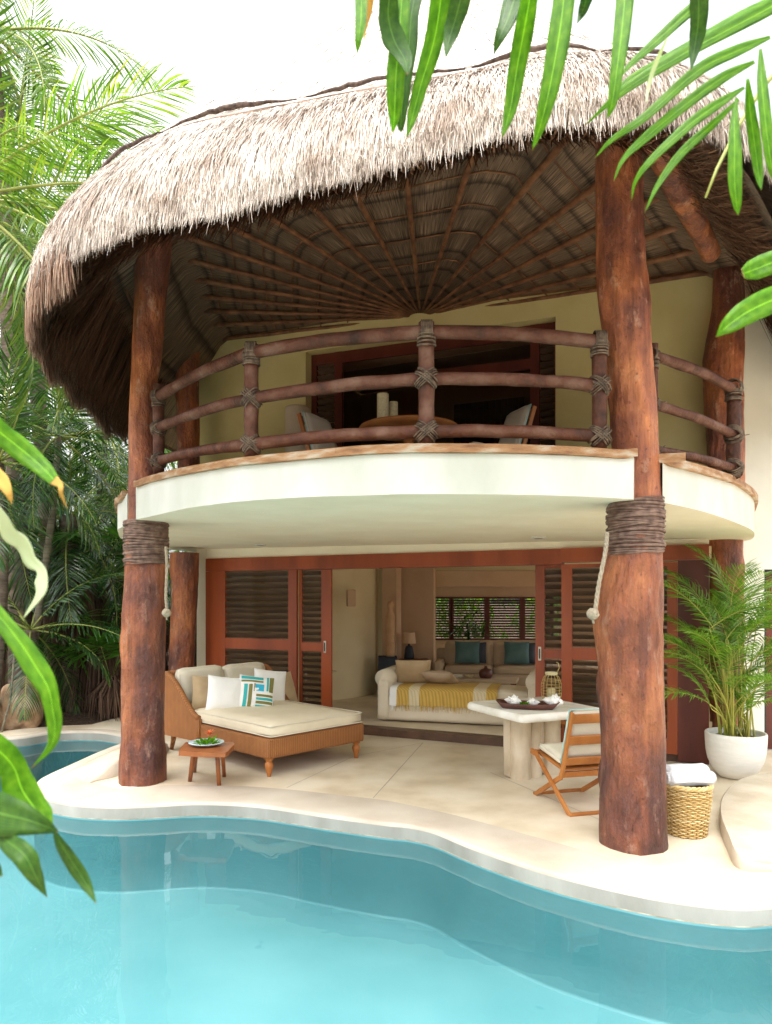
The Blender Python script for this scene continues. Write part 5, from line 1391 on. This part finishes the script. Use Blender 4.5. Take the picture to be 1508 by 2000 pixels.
# throw over the seat edge
tw0, tw1 = .22, sL-.62
mb = MB(); nx = 60; bands = [(0,.06,2),(.06,.19,0),(.19,.29,1),(.29,.78,0),(.78,.90,1),(.90,1.0,0)]
prof_ = [(.70,.515),(.40,.517),(.12,.517),(.02,.50),(-.022,.46),(-.028,.38),(-.032,.30),(-.034,.25)]
rows = [[] for _ in prof_]
for i in range(nx+1):
    t = i/nx; x = lerp(tw0,tw1,t)
    for r, (y, z) in zip(rows, prof_): r.append(Vector((x, y - .008*abs(sin(t*50))*(1 if z < .45 else .2), z - (.02*noise.noise(Vector((t*9,0,0))) if z < .3 else 0))))
mb.grid(rows); 
for fi in range(len(mb.f)):
    t = (fi % nx + .5)/nx; mb.m[fi] = next(m_ for a,b_,m_ in bands if a <= t <= b_)
for k in range(170):
    t = random.random(); x = lerp(tw0,tw1,t); m_ = next(q for a,b_,q in bands if a <= t <= b_); z0 = .262; L = random.uniform(.05,.10); dx = random.uniform(-.01,.01)
    mb.add([(x-.003,-.036,z0),(x+.003,-.036,z0),(x+dx+.002,-.038,z0-L),(x+dx-.002,-.038,z0-L)], [(0,1,2,3)], m_, False)
tw_ = mb.build('throw_blanket', [M['throw'], M['throw_pale'], M['linen_w']], None, xf=Matrix.Rotation(san,4,'Z')); tw_.location = (sA.x,sA.y,FL); tag(tw_, 'ochre fringed throw with pale bands draped over the front sofa', 'throw')
# rear sofa
rY = 12.9; rx0 = (845-CX)/F*rY
rs = thing('sofa', 'beige sofa with high back cushions facing the pool, deep in the room', 'sofa', (rx0,rY,FL), radians(-9))
rL = 2.15
mb = MB(); cushion_box(mb,(rL/2,.42,.22),(rL,.84,.40),.03,3); mb.build('base', M['sofa_tan'], rs, local=True)
for x in (.09,rL-.09): mb = MB(); cushion_box(mb,(x,.40,.33),(.18,.84,.60),.06,7); mb.build('arm', M['sofa_tan'], rs, local=True)
for k in (0,1):
    mb = MB(); cushion_box(mb,(.20+(rL-.4)*(.25+.5*k),.36,.47),((rL-.4)/2-.01,.66,.15),.05,k); mb.build('seat_cushion', M['sofa_tan'], rs, local=True)
    mb = MB(); cushion_box(mb,(.20+(rL-.4)*(.25+.5*k),.70,.72),((rL-.4)/2+.06,.20,.52),.08,k,rot=RX(radians(-8))); mb.build('back_cushion', M['sofa_tan'], rs, local=True)
mb = MB(); cushion_box(mb,(rL/2,.86,.45),(rL,.12,.75),.03,3); mb.build('backrest', M['sofa_tan'], rs, local=True)
rw = lambda x,y,z: Vector((rx0,rY,FL)) + RZ(radians(-9)) @ Vector((x,y,z))
for k, (x, lb) in enumerate(((.60,'teal square pillow on the left seat of the rear sofa'),(1.50,'teal square pillow on the right seat of the rear sofa'))):
    mb = MB(); R = RZ(radians(-9)) @ RX(radians(-16)); pillow_mesh(mb, .46,.42,.14,(0,0,0),R,seed=k); o = mb.build('pillow', M['teal']); o.location = rw(x,.44,.77); tag(o, lb, 'pillow', 'pillows on the rear sofa')
    mb = MB(); pillow_mesh(mb, .44,.40,.12,(0,0,0),R,seed=k+5); o = mb.build('pillow', M['navy']); o.location = rw(x+.13,.53,.76); tag(o, lb.replace('teal','dark navy').replace('on the','behind the teal one on the'), 'pillow', 'pillows on the rear sofa')
# coffee table with magazines, bowl, vase
cY = 12.1; ct = thing('coffee_table', 'low dark wooden coffee table between the two sofas', 'table', ((935-CX)/F*cY, cY, FL), radians(-14))
mb = MB(); mb.rbox((0,0,.40),(1.30,.60,.05),.006); mb.build('tabletop', M['sofa_tan'], ct, local=True)
for a in (-.58,.58):
    for b_ in (-.24,.24): mb = MB(); mb.rbox((a,b_,.19),(.06,.06,.375),.004); mb.build('leg', M['wood_red_dk'], ct, local=True)
cw_ = lambda x,y,z: Vector(((935-CX)/F*cY,cY,FL)) + RZ(radians(-14)) @ Vector((x,y,z))
mb = MB(); mb.lathe([(0,0),(.09,0),(.115,.04),(.115,.10),(.09,.145),(.03,.165),(.025,.20),(.02,.20),(0,.17)], seg=24); o = mb.build('lidded_pot', M['tray']); o.location = cw_(.12,0,.427); tag(o, 'round dark lidded pot on the coffee table', 'pot')
mb = MB(); mb.rbox((0,0,.012),(.26,.2,.022),.003,.3); mb.rbox((.02,.01,.034),(.24,.18,.018),.003,-.2); o = mb.build('magazine', M['canvas2']); o.location = cw_(-.42,0,.427); tag(o, 'pale magazines at the left end of the coffee table', 'magazine')
mb = MB(); mb.lathe([(0,0),(.04,0),(.07,.04),(.075,.05),(.06,.04),(0,.02)], seg=20); o = mb.build('bowl', M['candle']); o.location = cw_(-.15,-.05,.427); tag(o, 'small bowl beside the magazines on the coffee table', 'bowl')
# side cabinet, lamp, sculpture, pedestal
c_ = P(808,1290,13.4); mb = MB(); mb.rbox((0,0,.30),(.50,.4,.60),.01); mb.rbox((0,0,.615),(.56,.45,.03),.006); o = mb.build('side_table', M['wood_red_dk']); o.location = (c_.x,13.4,FL); tag(o, 'dark side table under the lamp in the living room', 'side table')
lm = thing('table_lamp', 'unlit table lamp with dark base on the side table', 'lamp', ((799-CX)/F*13.4,13.4,FL+.63))
mb = MB(); mb.lathe([(0,0),(.09,0),(.095,.05),(.075,.20),(.06,.24),(.02,.26),(.015,.34)], seg=20); mb.build('base', M['navy'], lm, local=True)
mb = MB(); mb.lathe([(.13,.30),(.11,.50)], seg=24); mb.build('lamp_shade', M['room2'], lm, local=True)
c_ = P(757,1300,13.0); mb = MB(); mb.rbox((0,0,.36),(.34,.34,.72),.01); o = mb.build('pedestal', M['navy']); o.location = (c_.x,13.0,FL); tag(o, 'dark square pedestal under the tall carved figure', 'pedestal')
mb = MB(); prof = [(0,0),(.08,0),(.085,.1),(.07,.35),(.085,.6),(.08,.75),(.045,.82),(.05,.87),(.06,.93),(.04,.99),(0,1.0)]
mb.lathe(prof, seg=20); o = mb.build('carved_figure', mat('pale_orange_wood',(.55,.33,.18),(.66,.42,.24),6,.7)); o.location = (c_.x+.05,12.95,FL+.72); tag(o, 'tall slim carved wooden figure standing on the dark pedestal', 'sculpture')
c_ = P(658,1305,12.0); mb = MB(); mb.lathe([(0,0),(.12,0),(.03,.03),(.025,.52),(.17,.56),(.17,.58),(0,.58)], seg=24); o = mb.build('side_table', M['candle']); o.location = (c_.x-.15,11.7,FL); tag(o, 'small pale round side table by the curved wall', 'side table')
# plants in front of the rear windows
mb = MB(); random.seed(8); q0 = P(915,1232,15.2)
for k in range(140): a = random.uniform(0,2*pi); leafblade(mb, q0+Vector((random.gauss(0,.22),random.gauss(0,.1),random.gauss(0,.12))), Vector((cos(a),sin(a),random.uniform(-.2,1.2))), random.uniform(.12,.25), .06)
mb.tube([q0+Vector((0,0,-1.3)),q0], .03, 6); o = mb.build('house_plant', M['lf_dark']); tag(o, 'dark leafy plant in front of the louvred rear window', 'plant')
# ================================================================== GARDEN
random.seed(11)
def coconut_me(seed, L=3.2, leafL=.85, w=.035, bend=1.1, droop=.9, nl=52, mats=None, miss=.03, vee=.1, rr=.028, segs=4, start=.16):
    mb = MB(); frond_mb(mb, L, nl, leafL, w, bend, droop, start=start, seed=seed, rr=rr, segs=segs, vee=vee, miss=miss)
    o = mb.build('frond', mats or [M['lf_coco'], M['stem']]); me = o.data; bpy.data.objects.remove(o); return me
CO = [coconut_me(s, droop=d, bend=b_) for s, d, b_ in ((1,.5,.8),(2,1.0,1.2),(3,1.5,1.5),(4,.8,1.0))]
DK = [coconut_me(10+s, L=2.2, leafL=.62, w=.038, droop=d, bend=b_, nl=40, mats=[M['lf_dark'], M['stem']], rr=.02, vee=.15) for s, d, b_ in ((1,.7,.9),(2,1.1,1.3),(3,.5,.7))]
def trunk_mb(p0, p1, r0, r1, rings=.0, seg=12, seed=0):
    mb = MB(); n = 40; pts = []; rad = []
    for i in range(n+1):
        t = i/n; p = p0.lerp(p1, t) + Vector((.12*sin(t*3+seed),.08*sin(t*2.3+seed),0))*(1 if 0 < t < 1 else 1); pts.append(p); rad.append(lerp(r0,r1,t)*(1+rings*(1 if i % 3 == 0 else 0)))
    mb.tube(pts, rad, seg, nz=.08, seed=seed); return mb, pts[-1]
def palm(label, base, top, r0, r1, mes, n, sc=1.0, els=(75,-35), bark='bark', group='palms in the garden', extra=(), name='palm_tree', seed=0, azs=None):
    top = Vector(top); base = Vector((top.x + .25*sin(seed*2.1), top.y + .15*cos(seed), -.03)); t = thing(name, label, 'palm tree', tuple(base), 0, group); rnd = random.Random(seed)
    mb, tp = trunk_mb(base, top, r0, r1, .10 if bark == 'bark_thin' else .05, seed=seed); mb.build('trunk', M[bark], t)
    for k in range(n):
        f = k/max(1,n-1); el = radians(lerp(els[0], els[1], f**.8) + rnd.uniform(-8,8)); az = k*2.4 + rnd.uniform(-.3,.3) + seed
        place_frond(mes[rnd.randrange(len(mes))], t, tp - base, az, el, sc*rnd.uniform(.85,1.12), rnd.uniform(-.5,.5))
    for az, el, s_, mi, roll in extra: place_frond(mes[mi], t, tp - base, radians(az), radians(el), s_, roll)
    return t
# the big coconut palm at the left whose frond reaches over the roof
hub = P(-75,395,8.6)
palm('coconut palm at the left edge with a long frond reaching over the thatch', (hub.x-.3,8.9,-.03), hub, .15,.10, CO, 12, 1.0, (85,-50), seed=3,
     extra=[(8,44,1.02,0,-.3),(25,12,.95,3,.2),(-15,-12,.9,1,0),(10,-32,.95,2,0),(40,-45,.95,2,.2),(-40,20,.8,1,0),(60,30,1.0,3,0)])
palm('tall coconut palm at the upper left, crown cut by the frame', (-6.6,11.5,-.03), P(-10,60,11.0), .16,.11, CO, 14, 1.05, (80,-60), seed=7)
palm('coconut palm behind the thatch roof with drooping old fronds', (-5.4,12.4,-.03), P(60,470,11.8), .15,.11, CO, 16, .95, (70,-75), seed=1)
palm('short palm with dense dark crown left of the balcony', (-5.0,11.2,-.03), P(95,850,11.0), .055,.045, DK, 16, 1.0, (80,-35), 'bark_thin', seed=5)
palm('fibrous trunked palm close to the balcony corner', (-5.1,12.6,-.03), P(150,1010,12.2), .20,.17, DK, 18, 1.05, (75,-45), seed=9)
palm('leaning dark palm at the left edge behind the leaves', (-6.6,10.4,-.03), P(-20,900,10.0), .09,.07, DK, 15, 1.05, (80,-45), seed=12)
palm('low palm beside the fibre fence with fronds near the ground', (-4.6,11.2,-.03), P(78,1230,10.9), .11,.09, DK, 14, .85, (70,-30), seed=14)
palm('young palm in the gap between the two left columns', (-4.0,12.9,-.03), P(215,1130,12.8), .07,.06, DK, 13, .9, (80,-20), seed=16)
palm('background palm in the hazy gap under the thatch fringe', (-5.6,15.2,-.03), P(185,820,15), .12,.10, CO, 16, .9, (75,-50), seed=18)
palm('background palm farthest left above the hedge', (-9.3,15.5,-.03), P(-30,700,15), .12,.10, CO, 15, 1.0, (75,-50), seed=22)
palm('background palm with dark crown beyond the leaning palm', (-8.0,14,-.03), P(10,1010,13.5), .12,.10, DK, 16, 1.2, (75,-45), seed=25)
palm('slim background palm seen over the balcony corner', (-4.6,15.5,-.03), P(240,960,15), .08,.07, DK, 14, 1.1, (75,-45), 'bark_thin', seed=27)
palm('background palm crown in the upper left sky', (-8.8,14.5,-.03), P(10,300,13.5), .13,.11, CO, 14, 1.05, (75,-55), seed=31)
# fan palm
def fan_me(seed, R=.55):
    rnd = random.Random(seed); mb = MB(); n = 26
    for k in range(n):
        a = lerp(-2.2, 2.2, k/(n-1)); d = Vector((cos(a), sin(a), .12*sin(k*1.7))); p = Vector((0,0,0)); s = Vector((-sin(a), cos(a), 0)); V = []
        for j, (t, w) in enumerate(((.05,.01),(.5,.045),(.8,.03),(1,.002))): q = p + d*R*t*rnd.uniform(.97,1.03) - Vector((0,0,.18*R*t*t)); V += [q-s*w*.5+Vector((0,0,.006)), q+s*w*.5]
        mb.add(V, [(2*j,2*j+1,2*j+3,2*j+2) for j in range(3)], 0)
    mb.tube([(-.9,0,-.3),(-.4,0,-.06),(0,0,0)], .008, 5, 1)
    o = mb.build('fan_leaf', [M['lf_fan'], M['stem']]); me = o.data; bpy.data.objects.remove(o); return me
FN_ = [fan_me(1), fan_me(2)]
def fan_palm(label, c, n, seed, spread=.5):
    t = thing('fan_palm', label, 'palm', (c.x,c.y,-.03), 0, 'fan palms in the garden'); rnd = random.Random(seed)
    mb, _ = trunk_mb(Vector((c.x,c.y,-.03)), Vector((c.x,c.y,c.z-.5)), .06,.05, seed=seed); mb.build('trunk', M['bark'], t)
    for k in range(n):
        az = rnd.uniform(0,2*pi); o = bpy.data.objects.new('fan_leaf', FN_[k % 2]); COL.objects.link(o); o.parent = t
        o.location = Vector((spread*cos(az), spread*sin(az), c.z-.03+rnd.uniform(-.4,.4))); o.rotation_euler = (rnd.uniform(-.4,.4), rnd.uniform(-.9,.3), az); o.scale = (rnd.uniform(.8,1.1),)*3
fan_palm('bright green fan palm just left of the left trunk column', P(190,1080,12.0), 12, 3)
fan_palm('fan palm low behind the left trunk column', P(215,1220,11.9), 10, 5)
fan_palm('fan palm in the shade under the coconut fronds', P(30,1110,12.6), 12, 8)
# dead frond skirts, fibre fence
fence = thing('fibre_fence', 'brown reed fence standing behind the garden palms', 'fence', (-6,13,0))
mb = MB(); 
x = -11.0; k = 0
while x < -3.1:
    y = lerp(13.6, 13.0, (x+11)/8); h = 1.62 + .12*noise.noise(Vector((x,0,0))) + random.uniform(-.06,.06)
    mb.tube([(x,y+random.uniform(-.02,.02),-.03),(x+random.uniform(-.015,.015),y,h)], .014, 5); x += .032
mb.build('reeds', M['reed'], fence)
mb = MB(); mb.tube([(-11,13.55,.5),(-3.1,12.95,.5)], .03, 6); mb.tube([(-11,13.55,1.2),(-3.1,12.95,1.2)], .03, 6); mb.build('crossbar', M['reed'], fence)
def skirt(label, c, n, L, r):
    mb = MB()
    for _ in range(n):
        a = random.uniform(0,2*pi); rr = random.uniform(.3,1)*r; p = Vector((c.x+rr*.3*cos(a), c.y+rr*.3*sin(a), c.z+random.uniform(-.1,.1))); l_ = L*random.uniform(.5,1.1)
        e_ = Vector((c.x+rr*cos(a)+random.uniform(-.1,.1), c.y+rr*sin(a), max(.0,c.z-l_))); m_ = p.lerp(e_,.45)+Vector((.12*cos(a),.12*sin(a),.05)); w = Vector((sin(a),-cos(a),0))*random.uniform(.006,.014)
        mb.add([p-w,p+w,m_+w,m_-w,e_+w*.3,e_-w*.3], [(0,1,2,3),(3,2,4,5)], 0, False)
    return tag(mb.build('dead_fronds', M['fibre']), label, 'dead fronds')
skirt('hanging brown dead fronds under the fibrous palm', P(150,1130,12.0), 900, 1.3, .6)
skirt('brown dead fronds trailing to the ground left of the column', P(200,1240,12.3), 900, 1.6, .8)
skirt('brown dead fronds at the left edge behind the rocks', P(20,1225,12.3), 700, 1.5, .9)
skirt('withered pale frond drooping beside the left column', P(222,1330,11.3), 160, .8, .5)
# leafy mass behind everything
mb = MB(); random.seed(77)
def leaf_cloud(n, xr, yr, zr, sz, dens=None):
    for _ in range(n):
        p = Vector((random.uniform(*xr), random.uniform(*yr), random.uniform(*zr)))
        if noise.noise(p*.55) < (-.02 if p.z > 2.2 else -.3): continue
        if p.z > 5.2 + 1.5*noise.noise(Vector((p.x*.6,0,0))): continue
        d = Vector((random.gauss(0,1),random.gauss(0,1),random.gauss(0,.7))).normalized(); L = random.uniform(*sz)
        leafblade(mb, p, d, L, L*random.uniform(.16,.3), seg=2, droop=.5)
leaf_cloud(17000, (-16,-1.5), (16.5,19.5), (0,5.4), (.25,.6))
leaf_cloud(5000, (-9,-2.6), (13.5,16), (0,2.6), (.25,.5))
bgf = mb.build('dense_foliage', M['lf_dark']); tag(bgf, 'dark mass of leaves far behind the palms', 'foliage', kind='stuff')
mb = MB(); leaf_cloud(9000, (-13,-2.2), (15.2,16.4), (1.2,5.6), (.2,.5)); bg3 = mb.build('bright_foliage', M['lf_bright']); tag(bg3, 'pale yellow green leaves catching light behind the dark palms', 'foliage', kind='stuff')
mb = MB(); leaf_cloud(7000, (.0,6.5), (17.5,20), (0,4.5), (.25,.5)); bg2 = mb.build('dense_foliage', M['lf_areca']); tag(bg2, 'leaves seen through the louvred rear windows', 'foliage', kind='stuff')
mb = MB()
for _ in range(5000):
    x = random.uniform(-9,-2.9); y = random.uniform(9.9,14); 
    if y < interp([(-9,10.0),(-5.4,10.15),(-4.75,10.55),(-4.1,11.45),(-3.6,12.0),(-3.3,12.3)], x): continue
    q = Vector((x,y,-.025+random.uniform(0,.02))); a = random.uniform(0,2*pi); d = Vector((cos(a),sin(a),random.uniform(-.1,.35))); 
    leafblade(mb, q, d, random.uniform(.04,.12), random.uniform(.015,.04), seg=2, droop=.3)
tag(mb.build('leaf_litter', M['mulch']), 'brown leaf litter covering the garden bed', 'leaf litter', kind='stuff')
# rocks
def rock(label, c, size, seed, rz=0):
    bm = bmesh.new(); bmesh.ops.create_icosphere(bm, subdivisions=5, radius=1)
    for v in bm.verts:
        p = v.co.copy(); s = 1 + .28*noise.noise(p*1.1+Vector((seed,0,0))) + .13*noise.noise(p*2.6+Vector((seed,3,0))) + .05*noise.noise(p*6+Vector((seed,3,4))) + .025*noise.noise(p*14)
        hole = noise.noise(p*2.1+Vector((seed*2,7,1)))
        if hole > .35: s -= (hole-.35)*.6
        p.z = max(p.z, -.75); v.co = Vector((p.x*size[0]*s, p.y*size[1]*s, p.z*size[2]*s))
    mb = MB(); bm.verts.index_update(); mb.add([v.co for v in bm.verts], [tuple(v.index for v in f.verts) for f in bm.faces]); bm.free()
    o = mb.build('rock', M['rock']); o.location = c; o.rotation_euler = (0,0,rz); return tag(o, label, 'rock', 'limestone rocks in the garden')
r1 = P(42,1372,10.45); rock('tall pitted orange brown limestone rock behind the small pool', (r1.x, 10.45, .26), (.30,.26,.44), 3)
r2 = P(2,1385,10.3); rock('smaller pale rock leaning on the tall rock at the left edge', (r2.x-.05, 10.3, .17), (.20,.18,.30), 8, 1)
mb = MB(); p = G(20,1424); mb.tube([Vector((p.x,9.95,-.03)),P(20,1370,9.95),P(24,1330,9.95),P(30,1250,10.0)], [.018,.016,.012,.01], 7); tag(mb.build('plant_stake', M['bark_thin']), 'thin upright stem in front of the rocks', 'stem')

# ================================================================== LEAVES CLOSE TO THE CAMERA
def blade(mb, pts, Y, fold=.22, mi=0, dy=0.0, nsub=6, wav=0.0, seed=0):
    if mb.uv is None: mb.uv = []
    """long leaf from (px, py, width px) points at depth Y (depth may change by dy along it); folded along the midrib"""
    P3 = [Vector((x, y, w)) for x, y, w in pts]; S3 = spline(P3, nsub); n = len(S3); V = []
    for i, q in enumerate(S3):
        t = i/(n-1); a = S3[max(0,i-1)]; b_ = S3[min(n-1,i+1)]; d = Vector((b_.x-a.x, b_.y-a.y)); d = d.normalized() if d.length > 0 else Vector((0,1)); nx, ny = -d.y, d.x
        YY = Y + dy*t + .03*sin(t*3+seed); w = max(q.z,.6)/2; wob = 1 + wav*noise.noise(Vector((t*7,seed,0))); wob2 = 1 + wav*noise.noise(Vector((t*7,seed,9)))
        f = w/F*YY*fold
        c = P(q.x, q.y, YY); l_ = P(q.x+nx*w*wob, q.y+ny*w*wob, YY); r = P(q.x-nx*w*wob2, q.y-ny*w*wob2, YY)
        l_.y -= f; r.y -= f*(.6)
        cv = c.lerp(l_, .5) + Vector((0,-f*.05,0)); cw2 = c.lerp(r, .5) + Vector((0,-f*.05,0))
        V += [l_, cv, c, cw2, r]; mb.uv += [(u_, t) for u_ in (0,.25,.5,.75,1)]
    mb.add(V, [(5*i+k,5*i+k+1,5*(i+1)+k+1,5*(i+1)+k) for i in range(n-1) for k in range(4)], mi)
def near_plant(name, label, cat, root, leaves, mats, stems=()):
    t = thing(name, label, cat, root)
    for k, (pts, Y, dy, m, wv) in enumerate(leaves):
        mb = MB(); blade(mb, pts, Y, dy=dy, wav=wv, seed=k*3.1); o = mb.build('leaf', m, t); sol = o.modifiers.new('thickness', 'SOLIDIFY'); sol.thickness = .0006
    for pts, r in stems: mb = MB(); mb.tube(pts, r, 7); mb.build('stem', M['stem'], t)
    return t
N, ND, NP, NR = M['nl'], M['nl_dk'], M['lf_pale'], M['lf_dry']
Z2 = lambda pts: [(748+x/1.984, y/1.984, w/1.984) for x, y, w in pts]
Z1 = lambda pts: [(x/1.984, 1380+y/1.984, w/1.984) for x, y, w in pts]
hang = [
 (Z2([(30,-40,70),(20,60,78),(45,160,90),(85,230,60),(95,290,8)]),1.45,.0,ND,.15),
 (Z2([(75,-40,60),(65,120,70),(50,300,72),(45,440,50),(38,515,2)]),1.5,.05,N,.1),
 (Z2([(230,-40,90),(200,150,75),(150,320,60),(115,450,40),(92,537,2)]),1.55,.05,N,.1),
 (Z2([(130,-40,60),(110,60,60),(100,180,64),(80,330,60),(70,480,30),(68,512,2)]),1.6,.05,ND,.1),
 (Z2([(310,-40,80),(285,60,75),(258,150,50),(243,226,2)]),1.5,0,ND,.1),
 (Z2([(520,-40,90),(485,70,70),(450,150,40),(430,212,2)]),1.55,0,ND,.1),
 (Z2([(575,-40,60),(550,100,76),(520,260,70),(492,430,48),(460,538,2)]),1.5,.05,N,.08),
 (Z2([(705,-40,84),(685,120,88),(650,320,74),(615,470,48),(578,585,2)]),1.5,.05,N,.08),
 (Z2([(800,-40,50),(775,40,36),(752,92,2)]),1.6,0,ND,.1),
 (Z2([(940,-40,70),(925,120,68),(905,280,52),(888,400,36),(868,462,2)]),1.5,0,N,.08),
 (Z2([(1222,-40,80),(1222,80,70),(1208,180,50),(1193,275,2)]),1.45,0,ND,.12),
 ([(706,-20,26),(705,40,22),(700,80,14),(698,104,1)],1.6,0,N,.05),
 ([(722,-20,22),(718,20,18),(712,60,8),(712,80,1)],1.7,0,NR,.05),
]
near_plant('overhanging_palm', 'broad green palm leaflets hanging into the top of the view', 'palm', (.9,1.2,3.6), hang, None, stems=[([P(690,-60,1.55),P(900,-75,1.55),P(1240,-60,1.5),P(1500,-150,1.4),P(1900,-300,1.3)], [.006,.008,.01,.012,.014])])
side = [
 (Z2([(1310,-60,30),(1180,50,44),(1060,160,36),(960,250,22),(925,295,2)]),1.7,0,N,.06),
 (Z2([(1620,-40,60),(1480,40,62),(1200,190,50),(950,340,34),(778,490,2)]),1.6,.05,N,.06),
 (Z2([(1600,-20,60),(1400,70,60),(1150,210,52),(960,310,30),(880,385,2)]),1.75,.05,N,.06),
 (Z2([(1500,145,14),(1380,195,44),(1220,275,46),(1020,450,34),(890,540,20),(818,615,2)]),1.55,0,N,.06),
 (Z2([(1440,240,14),(1320,300,42),(1180,400,44),(1010,540,34),(930,620,18),(893,705,2)]),1.5,0,N,.06),
 (Z2([(1400,340,12),(1290,410,38),(1180,490,40),(1040,620,28),(980,700,16),(962,780,2)]),1.48,0,N,.06),
 (Z2([(1380,385,10),(1270,490,32),(1160,590,34),(1070,710,22),(1013,826,2)]),1.46,0,N,.06),
 (Z2([(1370,380,10),(1362,470,34),(1362,580,54),(1362,700,56),(1370,790,36),(1376,836,2)]),1.42,0,N,.05),
 (Z2([(1413,305,12),(1422,430,44),(1440,560,50),(1456,680,34),(1466,738,2)]),1.42,0,N,.05),
 (Z2([(1462,190,12),(1468,330,44),(1485,500,50),(1505,640,44),(1520,720,2)]),1.42,0,N,.05),
 (Z2([(1660,960,60),(1540,1005,80),(1440,1045,82),(1392,1062,40)]),1.35,0,N,.05),
 (Z2([(1680,1100,60),(1540,1150,96),(1420,1205,96),(1340,1260,66),(1290,1306,3)]),1.3,0,N,.05),
 (Z2([(1100,150,8),(1060,240,16),(1030,330,14),(1020,400,2)]),1.4,0,NP,.05),
]
near_plant('overhanging_palm', 'palm frond arching in from the upper right with curling leaflets', 'palm', (1.6,1.2,3.4), side, None,
  stems=[([P(1720,-120,1.5),P(1560,90,1.5),P(1490,170,1.5),P(1440,250,1.48),P(1400,330,1.46),P(1378,386,1.45)], [.008,.006,.005,.004,.003,.002]), ([P(1720,400,1.35),P(1690,500,1.35),P(1600,520,1.35)], .004), ([P(1760,480,1.3),P(1700,560,1.3),P(1600,575,1.3)], .004)])
left = [
 ([(-60,790,40),(-10,836,42),(45,880,44),(85,915,34),(108,940,22)],1.2,0,N,.08),
 ([(106,938,20),(118,948,12),(120,965,8),(131,992,1)],1.2,0,NR,.1),
 ([(-50,960,36),(0,1010,30),(22,1044,34),(44,1062,26),(60,1092,30),(78,1112,20),(84,1136,24),(76,1166,14),(45,1208,1)],1.15,0,NP,.45),
 ([(-50,1150,30),(0,1205,34),(40,1255,42),(72,1305,44),(95,1345,42),(103,1385,34),(108,1425,26),(98,1460,14),(60,1502,1)],1.1,0,N,.22),
 ([(-40,1440,60),(0,1468,60),(28,1500,62),(45,1545,64),(78,1590,56),(100,1616,12)],1.05,0,N,.15),
 ([(-60,1570,70),(0,1588,88),(50,1600,66),(90,1614,30),(112,1624,6)],1.0,0,ND,.1),
 ([(104,1618,4),(120,1650,22),(146,1690,30),(170,1728,22),(188,1765,1)],1.0,0,ND,.1),
 ([(-10,1625,20),(22,1648,40),(50,1672,48),(70,1710,32),(92,1752,1)],.98,0,ND,.1),
 ([(-30,1660,16),(-8,1690,18),(4,1712,4)],.98,0,ND,.1),
 ([(-20,915,30),(6,940,26),(18,965,14),(24,985,1)],1.15,0,NR,.3),
]
lp = near_plant('broad_leaved_plant', 'bright green strap leaves leaning in at the left edge', 'plant', (-1.1,1.1,0), left, None,
  stems=[([Vector((-.95,1.15,0)),Vector((-.85,1.12,1.0)),P(-60,1560,1.05)], .012), ([Vector((-.98,1.2,0)),Vector((-.85,1.18,1.5)),P(-60,1150,1.1)], .012), ([Vector((-1.0,1.2,0)),Vector((-.82,1.2,1.7)),P(-60,790,1.2)], .01), ([P(-60,1560,1.05), P(-40,1440,1.05)], .006)])
